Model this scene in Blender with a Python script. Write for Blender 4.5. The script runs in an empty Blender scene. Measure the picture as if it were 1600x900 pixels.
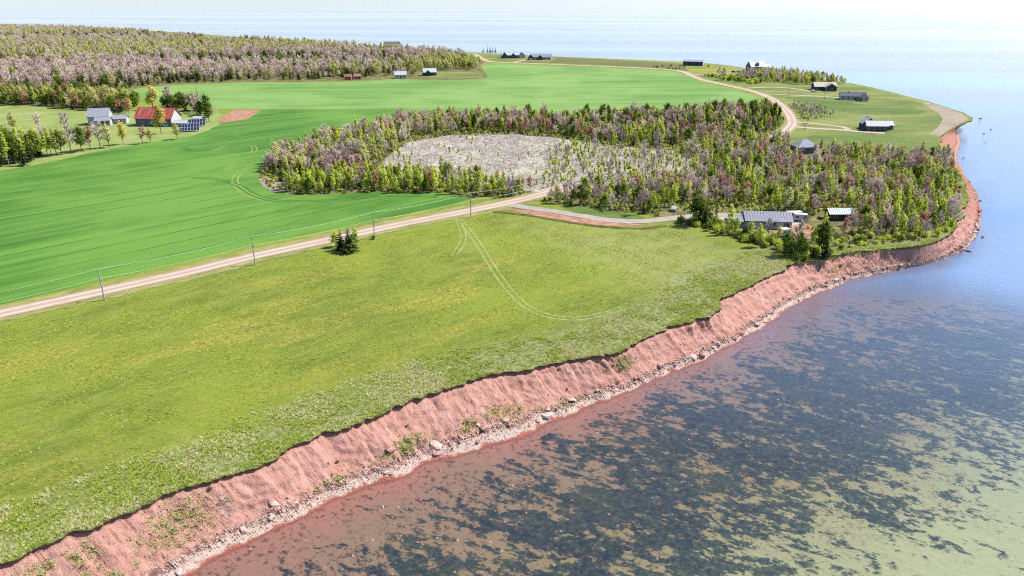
import bpy, math, random
import numpy as np
from mathutils import Vector, Matrix
from mathutils.geometry import delaunay_2d_cdt

SC = bpy.context.scene
COL = SC.collection
R = math.radians
rng = np.random.default_rng(7)
random.seed(7)

# ------------------------------------------------------------------ camera, sky, sun, exposure
ZL = 7.0                       # height of the plateau above the sea
CAMZ = 82.0
FPX = 1150.0                   # focal length in pixels of a 1600 px wide frame
PITCH = R(22.2)
cd = bpy.data.cameras.new('camera')
cam = bpy.data.objects.new('camera', cd)
COL.objects.link(cam)
cam.location = (0, 0, CAMZ)
cam.rotation_euler = (R(90) - PITCH, 0, 0)
cd.sensor_width = 36.0
cd.lens = 36.0 * FPX / 1600.0
cd.clip_start = 0.5
cd.clip_end = 200000
SC.camera = cam

SUN_EL, SUN_AZ = R(51), R(75)  # azimuth clockwise from +Y (the view direction)
world = bpy.data.worlds.new('World')
SC.world = world
world.use_nodes = True
wn = world.node_tree
bg = wn.nodes['Background']
sky = wn.nodes.new('ShaderNodeTexSky')
sky.sky_type = 'NISHITA'
sky.sun_disc = False
sky.sun_elevation = SUN_EL
sky.sun_rotation = SUN_AZ
sky.altitude = 50
sky.air_density = 1.0
sky.dust_density = .7
sky.ozone_density = 2.5
wn.links.new(sky.outputs[0], bg.inputs[0])
bg.inputs[1].default_value = 0.09
sl = bpy.data.lights.new('sun', 'SUN')
sl.energy = 4.2
sl.angle = R(0.5)
sl.color = (1.0, 0.95, 0.88)
so = bpy.data.objects.new('sun', sl)
COL.objects.link(so)
sv = Vector((math.sin(SUN_AZ) * math.cos(SUN_EL), math.cos(SUN_AZ) * math.cos(SUN_EL), math.sin(SUN_EL)))
so.rotation_euler = sv.to_track_quat('Z', 'Y').to_euler()
so.location = sv * 300
vs = SC.view_settings
vs.view_transform = 'Standard'
vs.look = 'None'
vs.exposure = 1.32
vs.gamma = 1.0
vs.use_curve_mapping = False
SC.cycles.use_denoising = False
SC.cycles.filter_width = 1.1
SC.cycles.max_bounces = 6
SC.cycles.transparent_max_bounces = 12
SC.cycles.caustics_reflective = False
SC.cycles.caustics_refractive = False

EXPO = 2.5                     # photo value = albedo * EXPO for a sunlit flat surface

# ------------------------------------------------------------------ helpers
SP, CP = math.sin(PITCH), math.cos(PITCH)

def at(px, py, z=ZL):
    """ground point seen at photo pixel (px, py) on the level plane z"""
    u = (px - 800.0) / FPX
    v = (py - 450.0) / FPX
    t = (CAMZ - z) / (SP + v * CP)
    return (u * t, t * (CP - v * SP))

def P(lst, z=ZL):
    return np.array([at(a, b, z) for a, b in lst])

def srgb(r, g, b, k=None):
    k = EXPO if k is None else k
    def f(c):
        c /= 255.0
        return (c / 12.92 if c <= 0.04045 else ((c + 0.055) / 1.055) ** 2.4) / k
    return (min(f(r), .85), min(f(g), .85), min(f(b), .85), 1.0)

def tag(o, label=None, cat=None, group=None, kind=None):
    if label: o['label'] = label
    if cat: o['category'] = cat
    if group: o['group'] = group
    if kind: o['kind'] = kind
    return o

def mk_mesh(name, V, F, mats=(), midx=None, smooth=False):
    """V (n,3); F list of int arrays (m,k)"""
    me = bpy.data.meshes.new(name)
    V = np.asarray(V, dtype=np.float32)
    F = [np.asarray(f, dtype=np.int32) for f in F if len(f)]
    loops = np.concatenate([f.ravel() for f in F])
    sizes = np.concatenate([np.full(len(f), f.shape[1], np.int32) for f in F])
    starts = np.concatenate([[0], np.cumsum(sizes)[:-1]]).astype(np.int32)
    me.vertices.add(len(V)); me.vertices.foreach_set('co', V.ravel())
    me.loops.add(len(loops)); me.loops.foreach_set('vertex_index', loops)
    me.polygons.add(len(sizes))
    me.polygons.foreach_set('loop_start', starts)
    me.polygons.foreach_set('loop_total', sizes)
    for m in mats:
        me.materials.append(m)
    if midx is not None:
        me.polygons.foreach_set('material_index', np.asarray(midx, np.int32))
    me.update(calc_edges=True)
    me.validate()
    if smooth:
        me.shade_smooth()
    else:
        me.shade_flat()
    return me

def obj(name, me, parent=None, loc=None, rz=0.0):
    o = bpy.data.objects.new(name, me)
    COL.objects.link(o)
    if parent is not None:
        o.parent = parent
    if loc is not None:
        o.location = loc
    if rz:
        o.rotation_euler = (0, 0, rz)
    return o

def empty(name, loc, rz=0.0):
    o = obj(name, None, None, loc, rz)
    o.empty_display_size = 0.5
    return o

def copy_tree(o, parent=None):
    c = o.copy()
    COL.objects.link(c)
    c.parent = parent
    for ch in o.children:
        copy_tree(ch, c)
    return c

class MB:
    """collects simple solids into one mesh"""
    def __init__(s):
        s.V, s.Q, s.T, s.n = [], [], [], 0
    def add(s, V, Q=(), T=()):
        V = np.asarray(V, float)
        s.V.append(V)
        if len(Q): s.Q.append(np.asarray(Q) + s.n)
        if len(T): s.T.append(np.asarray(T) + s.n)
        s.n += len(V)
        return s
    def box(s, x0, x1, y0, y1, z0, z1):
        V = [(x0, y0, z0), (x1, y0, z0), (x1, y1, z0), (x0, y1, z0), (x0, y0, z1), (x1, y0, z1), (x1, y1, z1), (x0, y1, z1)]
        Q = [(3, 2, 1, 0), (4, 5, 6, 7), (0, 1, 5, 4), (1, 2, 6, 5), (2, 3, 7, 6), (3, 0, 4, 7)]
        return s.add(V, Q)
    def hexa(s, pts):
        Q = [(3, 2, 1, 0), (4, 5, 6, 7), (0, 1, 5, 4), (1, 2, 6, 5), (2, 3, 7, 6), (3, 0, 4, 7)]
        return s.add(pts, Q)
    def tube(s, pts, rad, n=6, cap=True):
        V, Q, T = tube(pts, rad, n, cap)
        return s.add(V, Q, T)
    def mesh(s, name, mat=None, smooth=False):
        F = []
        if s.Q: F.append(np.concatenate(s.Q))
        if s.T: F.append(np.concatenate(s.T))
        return mk_mesh(name, np.concatenate(s.V), F, [mat] if mat else [], smooth=smooth)
    def build(s, name, mat, parent=None, loc=None, rz=0.0, smooth=False):
        return obj(name, s.mesh(name, mat, smooth), parent, loc, rz)

def tube(pts, rad, n=6, cap=True):
    pts = [Vector(p) for p in pts]
    V, Q, T = [], [], []
    for i, p in enumerate(pts):
        d = (pts[min(i + 1, len(pts) - 1)] - pts[max(i - 1, 0)])
        d = d.normalized() if d.length > 1e-9 else Vector((0, 0, 1))
        a = d.cross(Vector((0, 0, 1)) if abs(d.z) < .95 else Vector((1, 0, 0))).normalized()
        b = d.cross(a)
        for k in range(n):
            t = 2 * math.pi * k / n
            V.append(tuple(p + (a * math.cos(t) + b * math.sin(t)) * rad[i]))
    for i in range(len(pts) - 1):
        for k in range(n):
            k2 = (k + 1) % n
            Q.append((i * n + k, i * n + k2, (i + 1) * n + k2, (i + 1) * n + k))
    if cap:
        m = (len(pts) - 1) * n
        for k in range(1, n - 1):
            T.append((m, m + k, m + k + 1))
            T.append((0, k + 1, k))
    return np.array(V), np.array(Q), (np.array(T) if T else np.zeros((0, 3), int))

# value noise ------------------------------------------------------
def _hash(ix, iy, seed):
    h = (ix.astype(np.int64) * 374761393 + iy.astype(np.int64) * 668265263 + seed * 974634777) & 0xFFFFFFFF
    h = ((h ^ (h >> 13)) * 1274126177) & 0xFFFFFFFF
    h = h ^ (h >> 16)
    return (h & 0xFFFF) / 65535.0

def vnoise(x, y, seed=0):
    x = np.asarray(x, float); y = np.asarray(y, float)
    ix, iy = np.floor(x), np.floor(y)
    fx, fy = x - ix, y - iy
    fx = fx * fx * (3 - 2 * fx); fy = fy * fy * (3 - 2 * fy)
    a = _hash(ix, iy, seed); b = _hash(ix + 1, iy, seed); c = _hash(ix, iy + 1, seed); d = _hash(ix + 1, iy + 1, seed)
    return (a * (1 - fx) + b * fx) * (1 - fy) + (c * (1 - fx) + d * fx) * fy

def fbm(x, y, seed=0, o=4):
    s, a, t = 0, 1.0, 0
    for k in range(o):
        s = s + a * vnoise(x * 2 ** k, y * 2 ** k, seed + k * 17); t += a; a *= .5
    return s / t

# polygons ---------------------------------------------------------
def inside(pts, poly):
    x, y = pts[:, 0], pts[:, 1]
    r = np.zeros(len(pts), bool)
    n = len(poly)
    for i in range(n):
        x1, y1 = poly[i]; x2, y2 = poly[(i + 1) % n]
        c = (y1 > y) != (y2 > y)
        with np.errstate(divide='ignore', invalid='ignore'):
            xi = (x2 - x1) * (y - y1) / (y2 - y1 + 1e-12) + x1
        r ^= c & (x < xi)
    return r

def dist_line(pts, line, closed=False):
    d = np.full(len(pts), 1e9)
    n = len(line)
    for i in range(n if closed else n - 1):
        a = line[i]; b = line[(i + 1) % n]
        ab = b - a
        L = max(ab @ ab, 1e-9)
        t = np.clip(((pts - a) @ ab) / L, 0, 1)
        q = pts - (a + t[:, None] * ab)
        d = np.minimum(d, np.hypot(q[:, 0], q[:, 1]))
    return d

def soft(pts, poly, w):
    d = dist_line(pts, poly, True)
    s = np.where(inside(pts, poly), d, -d)
    return np.clip(.5 + s / (2 * w), 0, 1)

def resample(line, step, closed=False):
    line = np.asarray(line, float)
    if closed:
        line = np.vstack([line, line[:1]])
    seg = np.hypot(*np.diff(line, axis=0).T[:2])
    s = np.concatenate([[0], np.cumsum(seg)])
    n = max(2, int(s[-1] / step) + 1)
    t = np.linspace(0, s[-1], n)
    out = np.stack([np.interp(t, s, line[:, k]) for k in range(line.shape[1])], 1)
    return out[:-1] if closed else out

def smooth_line(line, step=3.0):
    """Catmull-Rom through the control points"""
    p = np.asarray(line, float)
    p = np.vstack([2 * p[0] - p[1], p, 2 * p[-1] - p[-2]])
    out = []
    for i in range(1, len(p) - 2):
        n = max(2, int(np.hypot(*(p[i + 1] - p[i])[:2]) / step))
        t = np.linspace(0, 1, n, endpoint=False)[:, None]
        a, b, c, d = p[i - 1], p[i], p[i + 1], p[i + 2]
        out.append(.5 * ((2 * b) + (-a + c) * t + (2 * a - 5 * b + 4 * c - d) * t ** 2 + (-a + 3 * b - 3 * c + d) * t ** 3))
    out.append(p[-2][None])
    return np.vstack(out)

def jitter_poly(poly, amp, step=1.5, sc=.35, seed=1):
    q = resample(poly, step, True)
    q[:, 0] += (fbm(q[:, 0] * sc, q[:, 1] * sc, seed, 3) - .5) * 2 * amp
    q[:, 1] += (fbm(q[:, 0] * sc + 50, q[:, 1] * sc, seed + 5, 3) - .5) * 2 * amp
    return q

def cdt_mesh(name, poly, z, mat, inner=None):
    vs_ = [Vector((float(a), float(b))) for a, b in poly]
    n = len(vs_)
    if inner is not None and len(inner):
        vs_ += [Vector((float(a), float(b))) for a, b in inner]
    r = delaunay_2d_cdt(vs_, [(i, (i + 1) % n) for i in range(n)], [], 1, 1e-4)
    V = np.array([(v.x, v.y, z) for v in r[0]])
    T = []
    for f in r[2]:
        a, b, c = f
        A, B, C = V[a], V[b], V[c]
        T.append((a, b, c) if (B[0] - A[0]) * (C[1] - A[1]) - (B[1] - A[1]) * (C[0] - A[0]) > 0 else (a, c, b))
    return mk_mesh(name, V, [np.array(T)], [mat])

def sheet(name, poly, z, mat, amp=.4, step=2.0, seed=1, sc=.35):
    o = obj(name, cdt_mesh(name, jitter_poly(poly, amp, step, sc, seed) if amp else poly, z, mat))
    o['kind'] = 'structure'
    return o

def strip(name, line, width, z, mat, amp=.15, seed=1, step=2.0, wfun=None):
    """a ribbon along a world polyline"""
    q = smooth_line(line, step)
    d = np.gradient(q, axis=0)
    d /= np.hypot(d[:, 0], d[:, 1])[:, None] + 1e-9
    nrm = np.stack([-d[:, 1], d[:, 0]], 1)
    s = np.arange(len(q)) * step
    w = np.full(len(q), width / 2.0)
    if wfun is not None:
        w = w * wfun(np.linspace(0, 1, len(q)))
    l = q + nrm * (w + (fbm(s * .3, s * 0, seed, 3) - .5) * 2 * amp)[:, None]
    r = q - nrm * (w + (fbm(s * .3, s * 0 + 9, seed + 3, 3) - .5) * 2 * amp)[:, None]
    n = len(q)
    V = np.zeros((3 * n, 3))
    V[0::3, :2], V[1::3, :2], V[2::3, :2] = l, q, r
    V[:, 2] = z
    i = np.arange(n - 1) * 3
    Q = np.concatenate([np.stack([i + 1, i + 4, i + 3, i], 1), np.stack([i + 2, i + 5, i + 4, i + 1], 1)])
    me = mk_mesh(name, V, [Q], [mat])
    a = me.attributes.new('across', 'FLOAT', 'POINT')
    ac = np.zeros(3 * n, np.float32); ac[0::3] = 1; ac[2::3] = 1
    a.data.foreach_set('value', ac)
    o = obj(name, me)
    o['kind'] = 'structure'
    return o

def set_attr(me, name, arr):
    a = me.attributes.new(name, 'FLOAT', 'POINT')
    a.data.foreach_set('value', np.asarray(arr, np.float32))

# ------------------------------------------------------------------ material helpers
class NT:
    def __init__(s, name):
        s.m = bpy.data.materials.new(name)
        s.m.use_nodes = True
        s.t = s.m.node_tree
        s.b = s.t.nodes['Principled BSDF']
        s.out = s.t.nodes['Material Output']
        s.b.inputs['Roughness'].default_value = .9
        s.b.inputs['Specular IOR Level'].default_value = .2
        s._pos = None
    def n(s, typ, **kw):
        x = s.t.nodes.new(typ)
        for k, v in kw.items():
            setattr(x, k, v)
        return x
    def link(s, a, b):
        s.t.links.new(a, b)
    def put(s, sock, v):
        if v is None: return
        if hasattr(v, 'is_linked') or isinstance(v, bpy.types.NodeSocket):
            s.link(v, sock)
        else:
            sock.default_value = v
    def pos(s):
        if s._pos is None:
            s._pos = s.n('ShaderNodeNewGeometry').outputs['Position']
        return s._pos
    def objpos(s):
        return s.n('ShaderNodeTexCoord').outputs['Object']
    def map(s, vec=None, scale=(1, 1, 1), rot=0.0, loc=(0, 0, 0)):
        # rotate first so that the first axis runs along angle rot, then stretch
        m1 = s.n('ShaderNodeMapping')
        m1.inputs['Rotation'].default_value = (0, 0, -rot)
        s.link(vec or s.pos(), m1.inputs['Vector'])
        m2 = s.n('ShaderNodeMapping')
        m2.inputs['Scale'].default_value = scale
        m2.inputs['Location'].default_value = loc
        s.link(m1.outputs[0], m2.inputs['Vector'])
        return m2.outputs[0]
    def noise(s, scale, detail=4, vec=None, rough=.55, dist=0.0):
        x = s.n('ShaderNodeTexNoise')
        x.inputs['Scale'].default_value = scale
        x.inputs['Detail'].default_value = detail
        x.inputs['Roughness'].default_value = rough
        x.inputs['Distortion'].default_value = dist
        s.link(vec or s.pos(), x.inputs['Vector'])
        return x.outputs['Fac']
    def voro(s, scale, vec=None, feature='F1', out='Distance'):
        x = s.n('ShaderNodeTexVoronoi', feature=feature)
        x.inputs['Scale'].default_value = scale
        s.link(vec or s.pos(), x.inputs['Vector'])
        return x.outputs[out]
    def ss(s, v, a, b):
        x = s.n('ShaderNodeMapRange', interpolation_type='SMOOTHSTEP')
        s.put(x.inputs['Value'], v)
        x.inputs['From Min'].default_value = a
        x.inputs['From Max'].default_value = b
        return x.outputs['Result']
    def mr(s, v, a, b, c, d):
        x = s.n('ShaderNodeMapRange')
        s.put(x.inputs['Value'], v)
        x.inputs['From Min'].default_value = a; x.inputs['From Max'].default_value = b
        x.inputs['To Min'].default_value = c; x.inputs['To Max'].default_value = d
        return x.outputs['Result']
    def math(s, op, a, b=None, c=None):
        x = s.n('ShaderNodeMath', operation=op)
        s.put(x.inputs[0], a); s.put(x.inputs[1], b)
        if c is not None: s.put(x.inputs[2], c)
        return x.outputs[0]
    def mix(s, f, a, b, mode='MIX'):
        x = s.n('ShaderNodeMix', data_type='RGBA', blend_type=mode)
        s.put(x.inputs[0], f); s.put(x.inputs[6], a); s.put(x.inputs[7], b)
        return x.outputs[2]
    def ramp(s, f, stops):
        x = s.n('ShaderNodeValToRGB')
        e = x.color_ramp.elements
        e[0].position, e[0].color = stops[0]
        e[1].position, e[1].color = stops[-1]
        for p, c in stops[1:-1]:
            k = e.new(p); k.color = c
        s.put(x.inputs[0], f)
        return x.outputs[0]
    def attr(s, name):
        return s.n('ShaderNodeAttribute', attribute_name=name).outputs['Fac']
    def rnd(s):
        return s.n('ShaderNodeObjectInfo').outputs['Random']
    def bump(s, h, strength=.5, dist=.1, normal=None):
        x = s.n('ShaderNodeBump')
        x.inputs['Strength'].default_value = strength
        x.inputs['Distance'].default_value = dist
        s.link(h, x.inputs['Height'])
        if normal is not None: s.link(normal, x.inputs['Normal'])
        return x.outputs[0]
    def base(s, c, normal=None, rough=None):
        s.put(s.b.inputs['Base Color'], c)
        if normal is not None: s.link(normal, s.b.inputs['Normal'])
        if rough is not None: s.put(s.b.inputs['Roughness'], rough)
        return s.m

def plain(name, c, rough=.7, spec=.3, metal=0.0, var=.12, scale=2.0):
    t = NT(name)
    t.b.inputs['Specular IOR Level'].default_value = spec
    t.b.inputs['Metallic'].default_value = metal
    n = t.noise(scale, 5, t.objpos())
    dk = tuple(x * (1 - var * 2) for x in c[:3]) + (1,)
    lt = tuple(min(x * (1 + var), .9) for x in c[:3]) + (1,)
    return t.base(t.mix(t.ss(n, .3, .7), dk, lt), rough=rough)

ROWA = math.atan2(87, 104)     # direction of the road and of the field rows

# ---- grass meadow (base of all the land)
t = NT('meadow_grass')
str1 = t.noise(1, 5, t.map(scale=(.05, .16, 1), rot=ROWA), .6)
big = t.noise(.028, 4)
fine = t.noise(1.6, 6, t.map(scale=(.7, 1.5, 1), rot=ROWA - .35), .72)
fine2 = t.noise(4.5, 3, t.map(scale=(.6, 1.3, 1), rot=ROWA - .35), .6)
clump = t.noise(.45, 5, t.map(scale=(.6, 1.3, 1), rot=ROWA), .65)
g1 = t.mix(t.ss(str1, .35, .66), srgb(124, 146, 36), srgb(162, 178, 56))
g1 = t.mix(t.ss(big, .42, .62), g1, srgb(164, 182, 52))
g1 = t.mix(t.math('MULTIPLY', t.ss(clump, .45, .68), .5), g1, srgb(192, 194, 88))
yel = t.math('MULTIPLY', t.ss(t.noise(1, 5, t.map(scale=(.022, .085, 1), rot=ROWA, loc=(3.1, 7.7, 0)), .62), .48, .62), t.attr('yellow'))
yel = t.math('MULTIPLY', yel, t.ss(t.noise(1.1, 5, None, .7), .42, .6))
g1 = t.mix(t.math('MULTIPLY', yel, .75), g1, srgb(236, 204, 92))
# pale short dry area near the drive
dry = t.math('MULTIPLY', t.attr('dry'), t.ss(t.noise(.18, 5, None, .65), .25, .6))
g1 = t.mix(t.math('MULTIPLY', dry, .7), g1, srgb(196, 200, 124))
# coarse bleached grass along the cliff
ro = t.math('MULTIPLY', t.attr('rough'), t.ss(t.noise(.2, 5, None, .7), .28, .5))
rc = t.mix(t.ss(t.noise(.75, 6, None, .75), .38, .62), srgb(132, 148, 70), srgb(204, 202, 156))
rc = t.mix(t.math('MULTIPLY', t.ss(t.noise(.55, 5, t.map(loc=(9, 4, 0)), .7), .57, .66), .75), rc, srgb(74, 94, 46))
g1 = t.mix(t.math('MULTIPLY', ro, .85), g1, rc)
g1 = t.mix(t.mr(fine, .3, .62, .6, 0), g1, (.055, .072, .014, 1))
g1 = t.mix(t.math('MULTIPLY', t.ss(fine2, .52, .75), .45), g1, srgb(214, 214, 130))
hh = t.math('ADD', fine, t.math('MULTIPLY', fine2, .35))
MEADOW = t.base(g1, t.bump(hh, .9, .35))

# ---- crop field
def crop_mat(name, lo, hi, dark, k):
    t = NT(name)
    rows = t.noise(1, 4, t.map(scale=(.0035, .17, 1), rot=k), .6)
    rows2 = t.noise(1, 3, t.map(scale=(.006, .75, 1), rot=k), .6)
    big = t.noise(.012, 4)
    c = t.mix(t.ss(rows, .38, .64), lo, hi)
    c = t.mix(t.mr(rows2, .3, .62, .6, 0), c, dark)
    c = t.mix(t.math('MULTIPLY', t.ss(big, .42, .6), .8), c, hi)
    c = t.mix(t.math('MULTIPLY', t.ss(t.noise(.035, 5, t.map(scale=(.5, 1.4, 1), rot=k, loc=(7, 3, 0)), .65), .52, .66), .4), c, dark)
    # wheel lines of the sprayer
    w = t.n('ShaderNodeTexWave', wave_type='BANDS', bands_direction='Y')
    t.link(t.map(scale=(1, 1, 1), rot=k), w.inputs['Vector'])
    w.inputs['Scale'].default_value = .0286
    w.inputs['Distortion'].default_value = 1.2
    w.inputs['Detail'].default_value = 2
    w.inputs['Detail Scale'].default_value = .25
    line = t.ss(w.outputs['Fac'], .985, .998)
    line = t.math('MULTIPLY', line, t.ss(t.noise(.03, 3), .35, .6))
    c = t.mix(t.math('MULTIPLY', line, .85), c, dark)
    f = t.noise(2.2, 5, t.map(scale=(.5, 1.6, 1), rot=k), .65)
    c = t.mix(t.mr(f, .3, .7, .32, 0), c, dark)
    return t.base(c, t.bump(f, .6, .2))
CROP = crop_mat('crop_green', srgb(90, 150, 44), srgb(134, 186, 74), srgb(54, 108, 26), R(42))
CROP_FAR = crop_mat('crop_pale_green', srgb(128, 176, 80), srgb(166, 202, 112), srgb(94, 150, 56), R(3))

def ground_mat(name, cols, sc=.15, fine=1.4, rough=.95, bump=.5, seed=0.0, rot=0.0, st=(1, 1, 1)):
    """cols: dark, mid, light"""
    t = NT(name)
    v = t.map(scale=st, rot=rot, loc=(seed, seed * 2, 0))
    a = t.noise(sc, 5, v, .62)
    f = t.noise(fine, 6, v, .7)
    c = t.ramp(a, [(.3, cols[0]), (.5, cols[1]), (.7, cols[2])])
    c = t.mix(t.mr(f, .3, .7, .5, 0), c, cols[0])
    c = t.mix(t.mr(f, .5, .8, 0, .5), c, cols[2])
    return t.base(c, t.bump(f, bump, .2), rough)

ROAD0 = ground_mat('plain_dirt', [srgb(206, 176, 156), srgb(226, 200, 182), srgb(240, 222, 208)], .5, 2.0, st=(.25, 1.6, 1), rot=ROWA, bump=.3)
t = NT('dirt_road')
ac = t.attr('across')
f = t.noise(1.2, 6, t.map(scale=(.3, 1.4, 1), rot=ROWA), .7)
pz = t.noise(.09, 4)
acn = t.math('ADD', ac, t.math('MULTIPLY', t.math('SUBTRACT', f, .5), .35))
c = t.ramp(acn, [(0.0, srgb(208, 180, 160)), (.22, srgb(216, 190, 170)), (.42, srgb(240, 220, 206)), (.62, srgb(236, 214, 198)), (.8, srgb(214, 186, 164)), (1.0, srgb(188, 164, 124))])
c = t.mix(t.math('MULTIPLY', t.ss(pz, .45, .62), .35), c, srgb(204, 170, 148))
ROAD = t.base(c, t.bump(f, .4, .15))
VERGE = ground_mat('dry_verge', [srgb(128, 138, 62), srgb(182, 178, 108), srgb(214, 202, 150)], .35, 1.6, st=(.4, 1.3, 1), rot=ROWA)
GRAVEL = ground_mat('grey_gravel', [srgb(178, 170, 160), srgb(202, 194, 184), srgb(222, 216, 206)], .5, 3.0)
REDSOIL = ground_mat('red_soil', [srgb(168, 112, 84), srgb(212, 158, 128), srgb(232, 196, 168)], .4, 1.8)
DARKEDGE = ground_mat('turned_turf', [srgb(78, 70, 32), srgb(112, 110, 44), srgb(140, 150, 60)], .5, 1.6)
CLEAR = ground_mat('brush_ground', [srgb(172, 172, 128), srgb(220, 210, 192), srgb(244, 238, 228)], .25, 1.2)
WOODFLOOR = ground_mat('wood_floor', [srgb(92, 90, 50), srgb(140, 136, 80), srgb(184, 170, 126)], .2, 1.0)
LAWN = ground_mat('lawn', [srgb(96, 122, 50), srgb(140, 156, 76), srgb(194, 186, 112)], .035, .6, st=(.5, 1.5, 1), rot=R(5))
FARMLAWN = ground_mat('farm_lawn', [srgb(140, 164, 78), srgb(172, 186, 104), srgb(196, 198, 130)], .06, .8)
OLDFIELD = ground_mat('rank_field', [srgb(104, 108, 56), srgb(132, 134, 72), srgb(170, 160, 88)], .03, .4, st=(.3, 1.6, 1), rot=R(2), seed=4)
YELLOWFIELD = ground_mat('flowering_field', [srgb(126, 142, 64), srgb(176, 172, 74), srgb(216, 196, 90)], .05, .5, st=(.4, 1.6, 1), seed=8)
DEEPGRASS = ground_mat('deep_green_grass', [srgb(92, 118, 50), srgb(118, 144, 62), srgb(150, 164, 82)], .06, .6, st=(.4, 1.5, 1), seed=2)
SAND = ground_mat('beach_sand', [srgb(160, 146, 128), srgb(192, 176, 154), srgb(214, 200, 182)], .1, 1.0)
TRACK = ground_mat('pale_track', [srgb(160, 172, 98), srgb(186, 194, 124), srgb(206, 208, 148)], .5, 2.0)
CTRACK = ground_mat('pale_crop_track', [srgb(126, 168, 80), srgb(164, 180, 96), srgb(186, 190, 112)], .5, 2.0)
CTRACKD = ground_mat('dark_crop_track', [srgb(46, 104, 36), srgb(56, 118, 42), srgb(70, 130, 52)], .5, 2.0)

# ---- cliff: bare red till with a pale shingle strip at its foot
t = NT('red_cliff')
u = t.attr('down')
al = t.attr('along')
comb = t.n('ShaderNodeCombineXYZ')
t.link(al, comb.inputs[0]); t.link(u, comb.inputs[1])
gul = t.noise(1, 6, t.map(comb.outputs[0], scale=(1.1, 1.2, 1)), .65)
gul2 = t.noise(1, 5, t.map(comb.outputs[0], scale=(3.4, 3.0, 1)), .7)
pat = t.noise(.12, 4)
f3 = t.noise(2.2, 6, None, .72)
c = t.ramp(gul, [(.28, srgb(208, 138, 124)), (.44, srgb(236, 176, 160)), (.58, srgb(246, 192, 178)), (.74, srgb(252, 220, 208))])
c = t.mix(t.ss(pat, .42, .64), c, srgb(242, 182, 164))
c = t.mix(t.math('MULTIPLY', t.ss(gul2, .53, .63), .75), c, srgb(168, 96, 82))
c = t.mix(t.math('MULTIPLY', t.ss(f3, .58, .75), .45), c, srgb(238, 200, 184))
# crumbling earth in the middle slope
c = t.mix(t.math('MULTIPLY', t.ss(t.noise(.25, 5, t.map(loc=(5, 2, 1)), .7), .55, .7), .5), c, srgb(226, 180, 154))
# dark brown band at the top, fading down the face
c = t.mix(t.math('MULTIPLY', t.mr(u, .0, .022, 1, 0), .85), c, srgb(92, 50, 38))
# shingle
un = t.math('ADD', u, t.math('MULTIPLY', t.math('SUBTRACT', t.noise(.35, 5, None, .65), .5), .32))
sh = t.math('MULTIPLY', t.ss(un, .71, .80), t.math('SUBTRACT', 1.0, t.ss(un, .985, 1.02)))
vv = t.n('ShaderNodeTexVoronoi', feature='F1')
vv.inputs['Scale'].default_value = 1.7
t.link(t.pos(), vv.inputs['Vector'])
shc = t.ramp(vv.outputs['Color'], [(.2, srgb(212, 170, 158)), (.5, srgb(230, 202, 192)), (.8, srgb(242, 228, 220))])
shc = t.mix(t.ss(vv.outputs['Distance'], .34, .55), shc, srgb(150, 108, 100))
c = t.mix(t.math('MULTIPLY', sh, .85), c, shc)
pale = t.math('MULTIPLY', t.ss(un, .84, .9), t.math('SUBTRACT', 1.0, t.ss(un, .99, 1.02)))
c = t.mix(t.math('MULTIPLY', pale, .85), c, srgb(252, 230, 214))
wet = t.ss(un, 1.0, 1.05)
c = t.mix(wet, c, srgb(205, 124, 106))
c = t.mix(t.attr('woody'), c, t.mix(t.ss(f3, .4, .6), srgb(160, 84, 66), srgb(222, 148, 124)))
nb = t.math('ADD', t.math('MULTIPLY', gul2, .6), f3)
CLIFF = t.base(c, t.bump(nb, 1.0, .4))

t = NT('turf_edge')
f = t.noise(2.0, 5, None, .7)
TURFEDGE = t.base(t.mix(t.ss(f, .4, .62), srgb(84, 58, 38), srgb(128, 118, 66)), t.bump(f, .8, .2))

# ---- seabed: red sand by the shore, green-grey sand farther out, weed beds
t = NT('seabed_sand')
d = t.attr('shore')            # metres from the shore
wd = t.attr('weed')
sd = t.attr('sandbar')
c = t.ramp(t.math('DIVIDE', t.math('ADD', d, t.math('MULTIPLY', t.math('SUBTRACT', t.noise(.06, 4), .5), 22)), 70.0),
           [(0.0, srgb(220, 138, 122)), (.05, srgb(206, 142, 124)), (.16, srgb(184, 144, 120)), (.5, srgb(184, 156, 116)), (.8, srgb(196, 186, 138)), (1.0, srgb(214, 208, 160))])
c = t.mix(sd, c, srgb(216, 214, 168))
rip = t.noise(1.0, 5, t.map(scale=(.5, 1.6, 1), rot=R(-28)), .65)
c = t.mix(t.mr(rip, .3, .7, .22, 0), c, srgb(120, 92, 72))
# stony specks on the near flats
sp = t.math('MULTIPLY', t.ss(t.noise(1.1, 4, t.map(loc=(3, 8, 0)), .75), .54, .59), t.ss(t.noise(.12, 4, t.map(loc=(1, 5, 0))), .38, .52))
sp = t.math('MULTIPLY', sp, t.math('SUBTRACT', 1.0, sd))
c = t.mix(t.math('MULTIPLY', sp, .8), c, srgb(104, 66, 56))
STV = t.map(scale=(.7, 1.15, 1), rot=R(-24))
wn1 = t.noise(.085, 6, STV, .66)
wn2 = t.noise(.5, 5, STV, .68)
wn3 = t.noise(1.6, 4, STV, .6)
wsum = t.math('ADD', t.math('MULTIPLY', wn1, .36), t.math('ADD', t.math('MULTIPLY', wn2, .48), t.math('MULTIPLY', wn3, .16)))
wm = t.ss(t.math('ADD', wsum, wd), .975, 1.02)
wm = t.math('MULTIPLY', wm, t.mr(t.noise(1.1, 5, t.map(loc=(2, 9, 0)), .75), .38, .52, .74, 1))
wcol = t.ramp(t.noise(.8, 6, STV, .78), [(.3, srgb(8, 24, 40)), (.46, srgb(24, 48, 66)), (.6, srgb(50, 76, 76)), (.76, srgb(108, 116, 90))])
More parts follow.
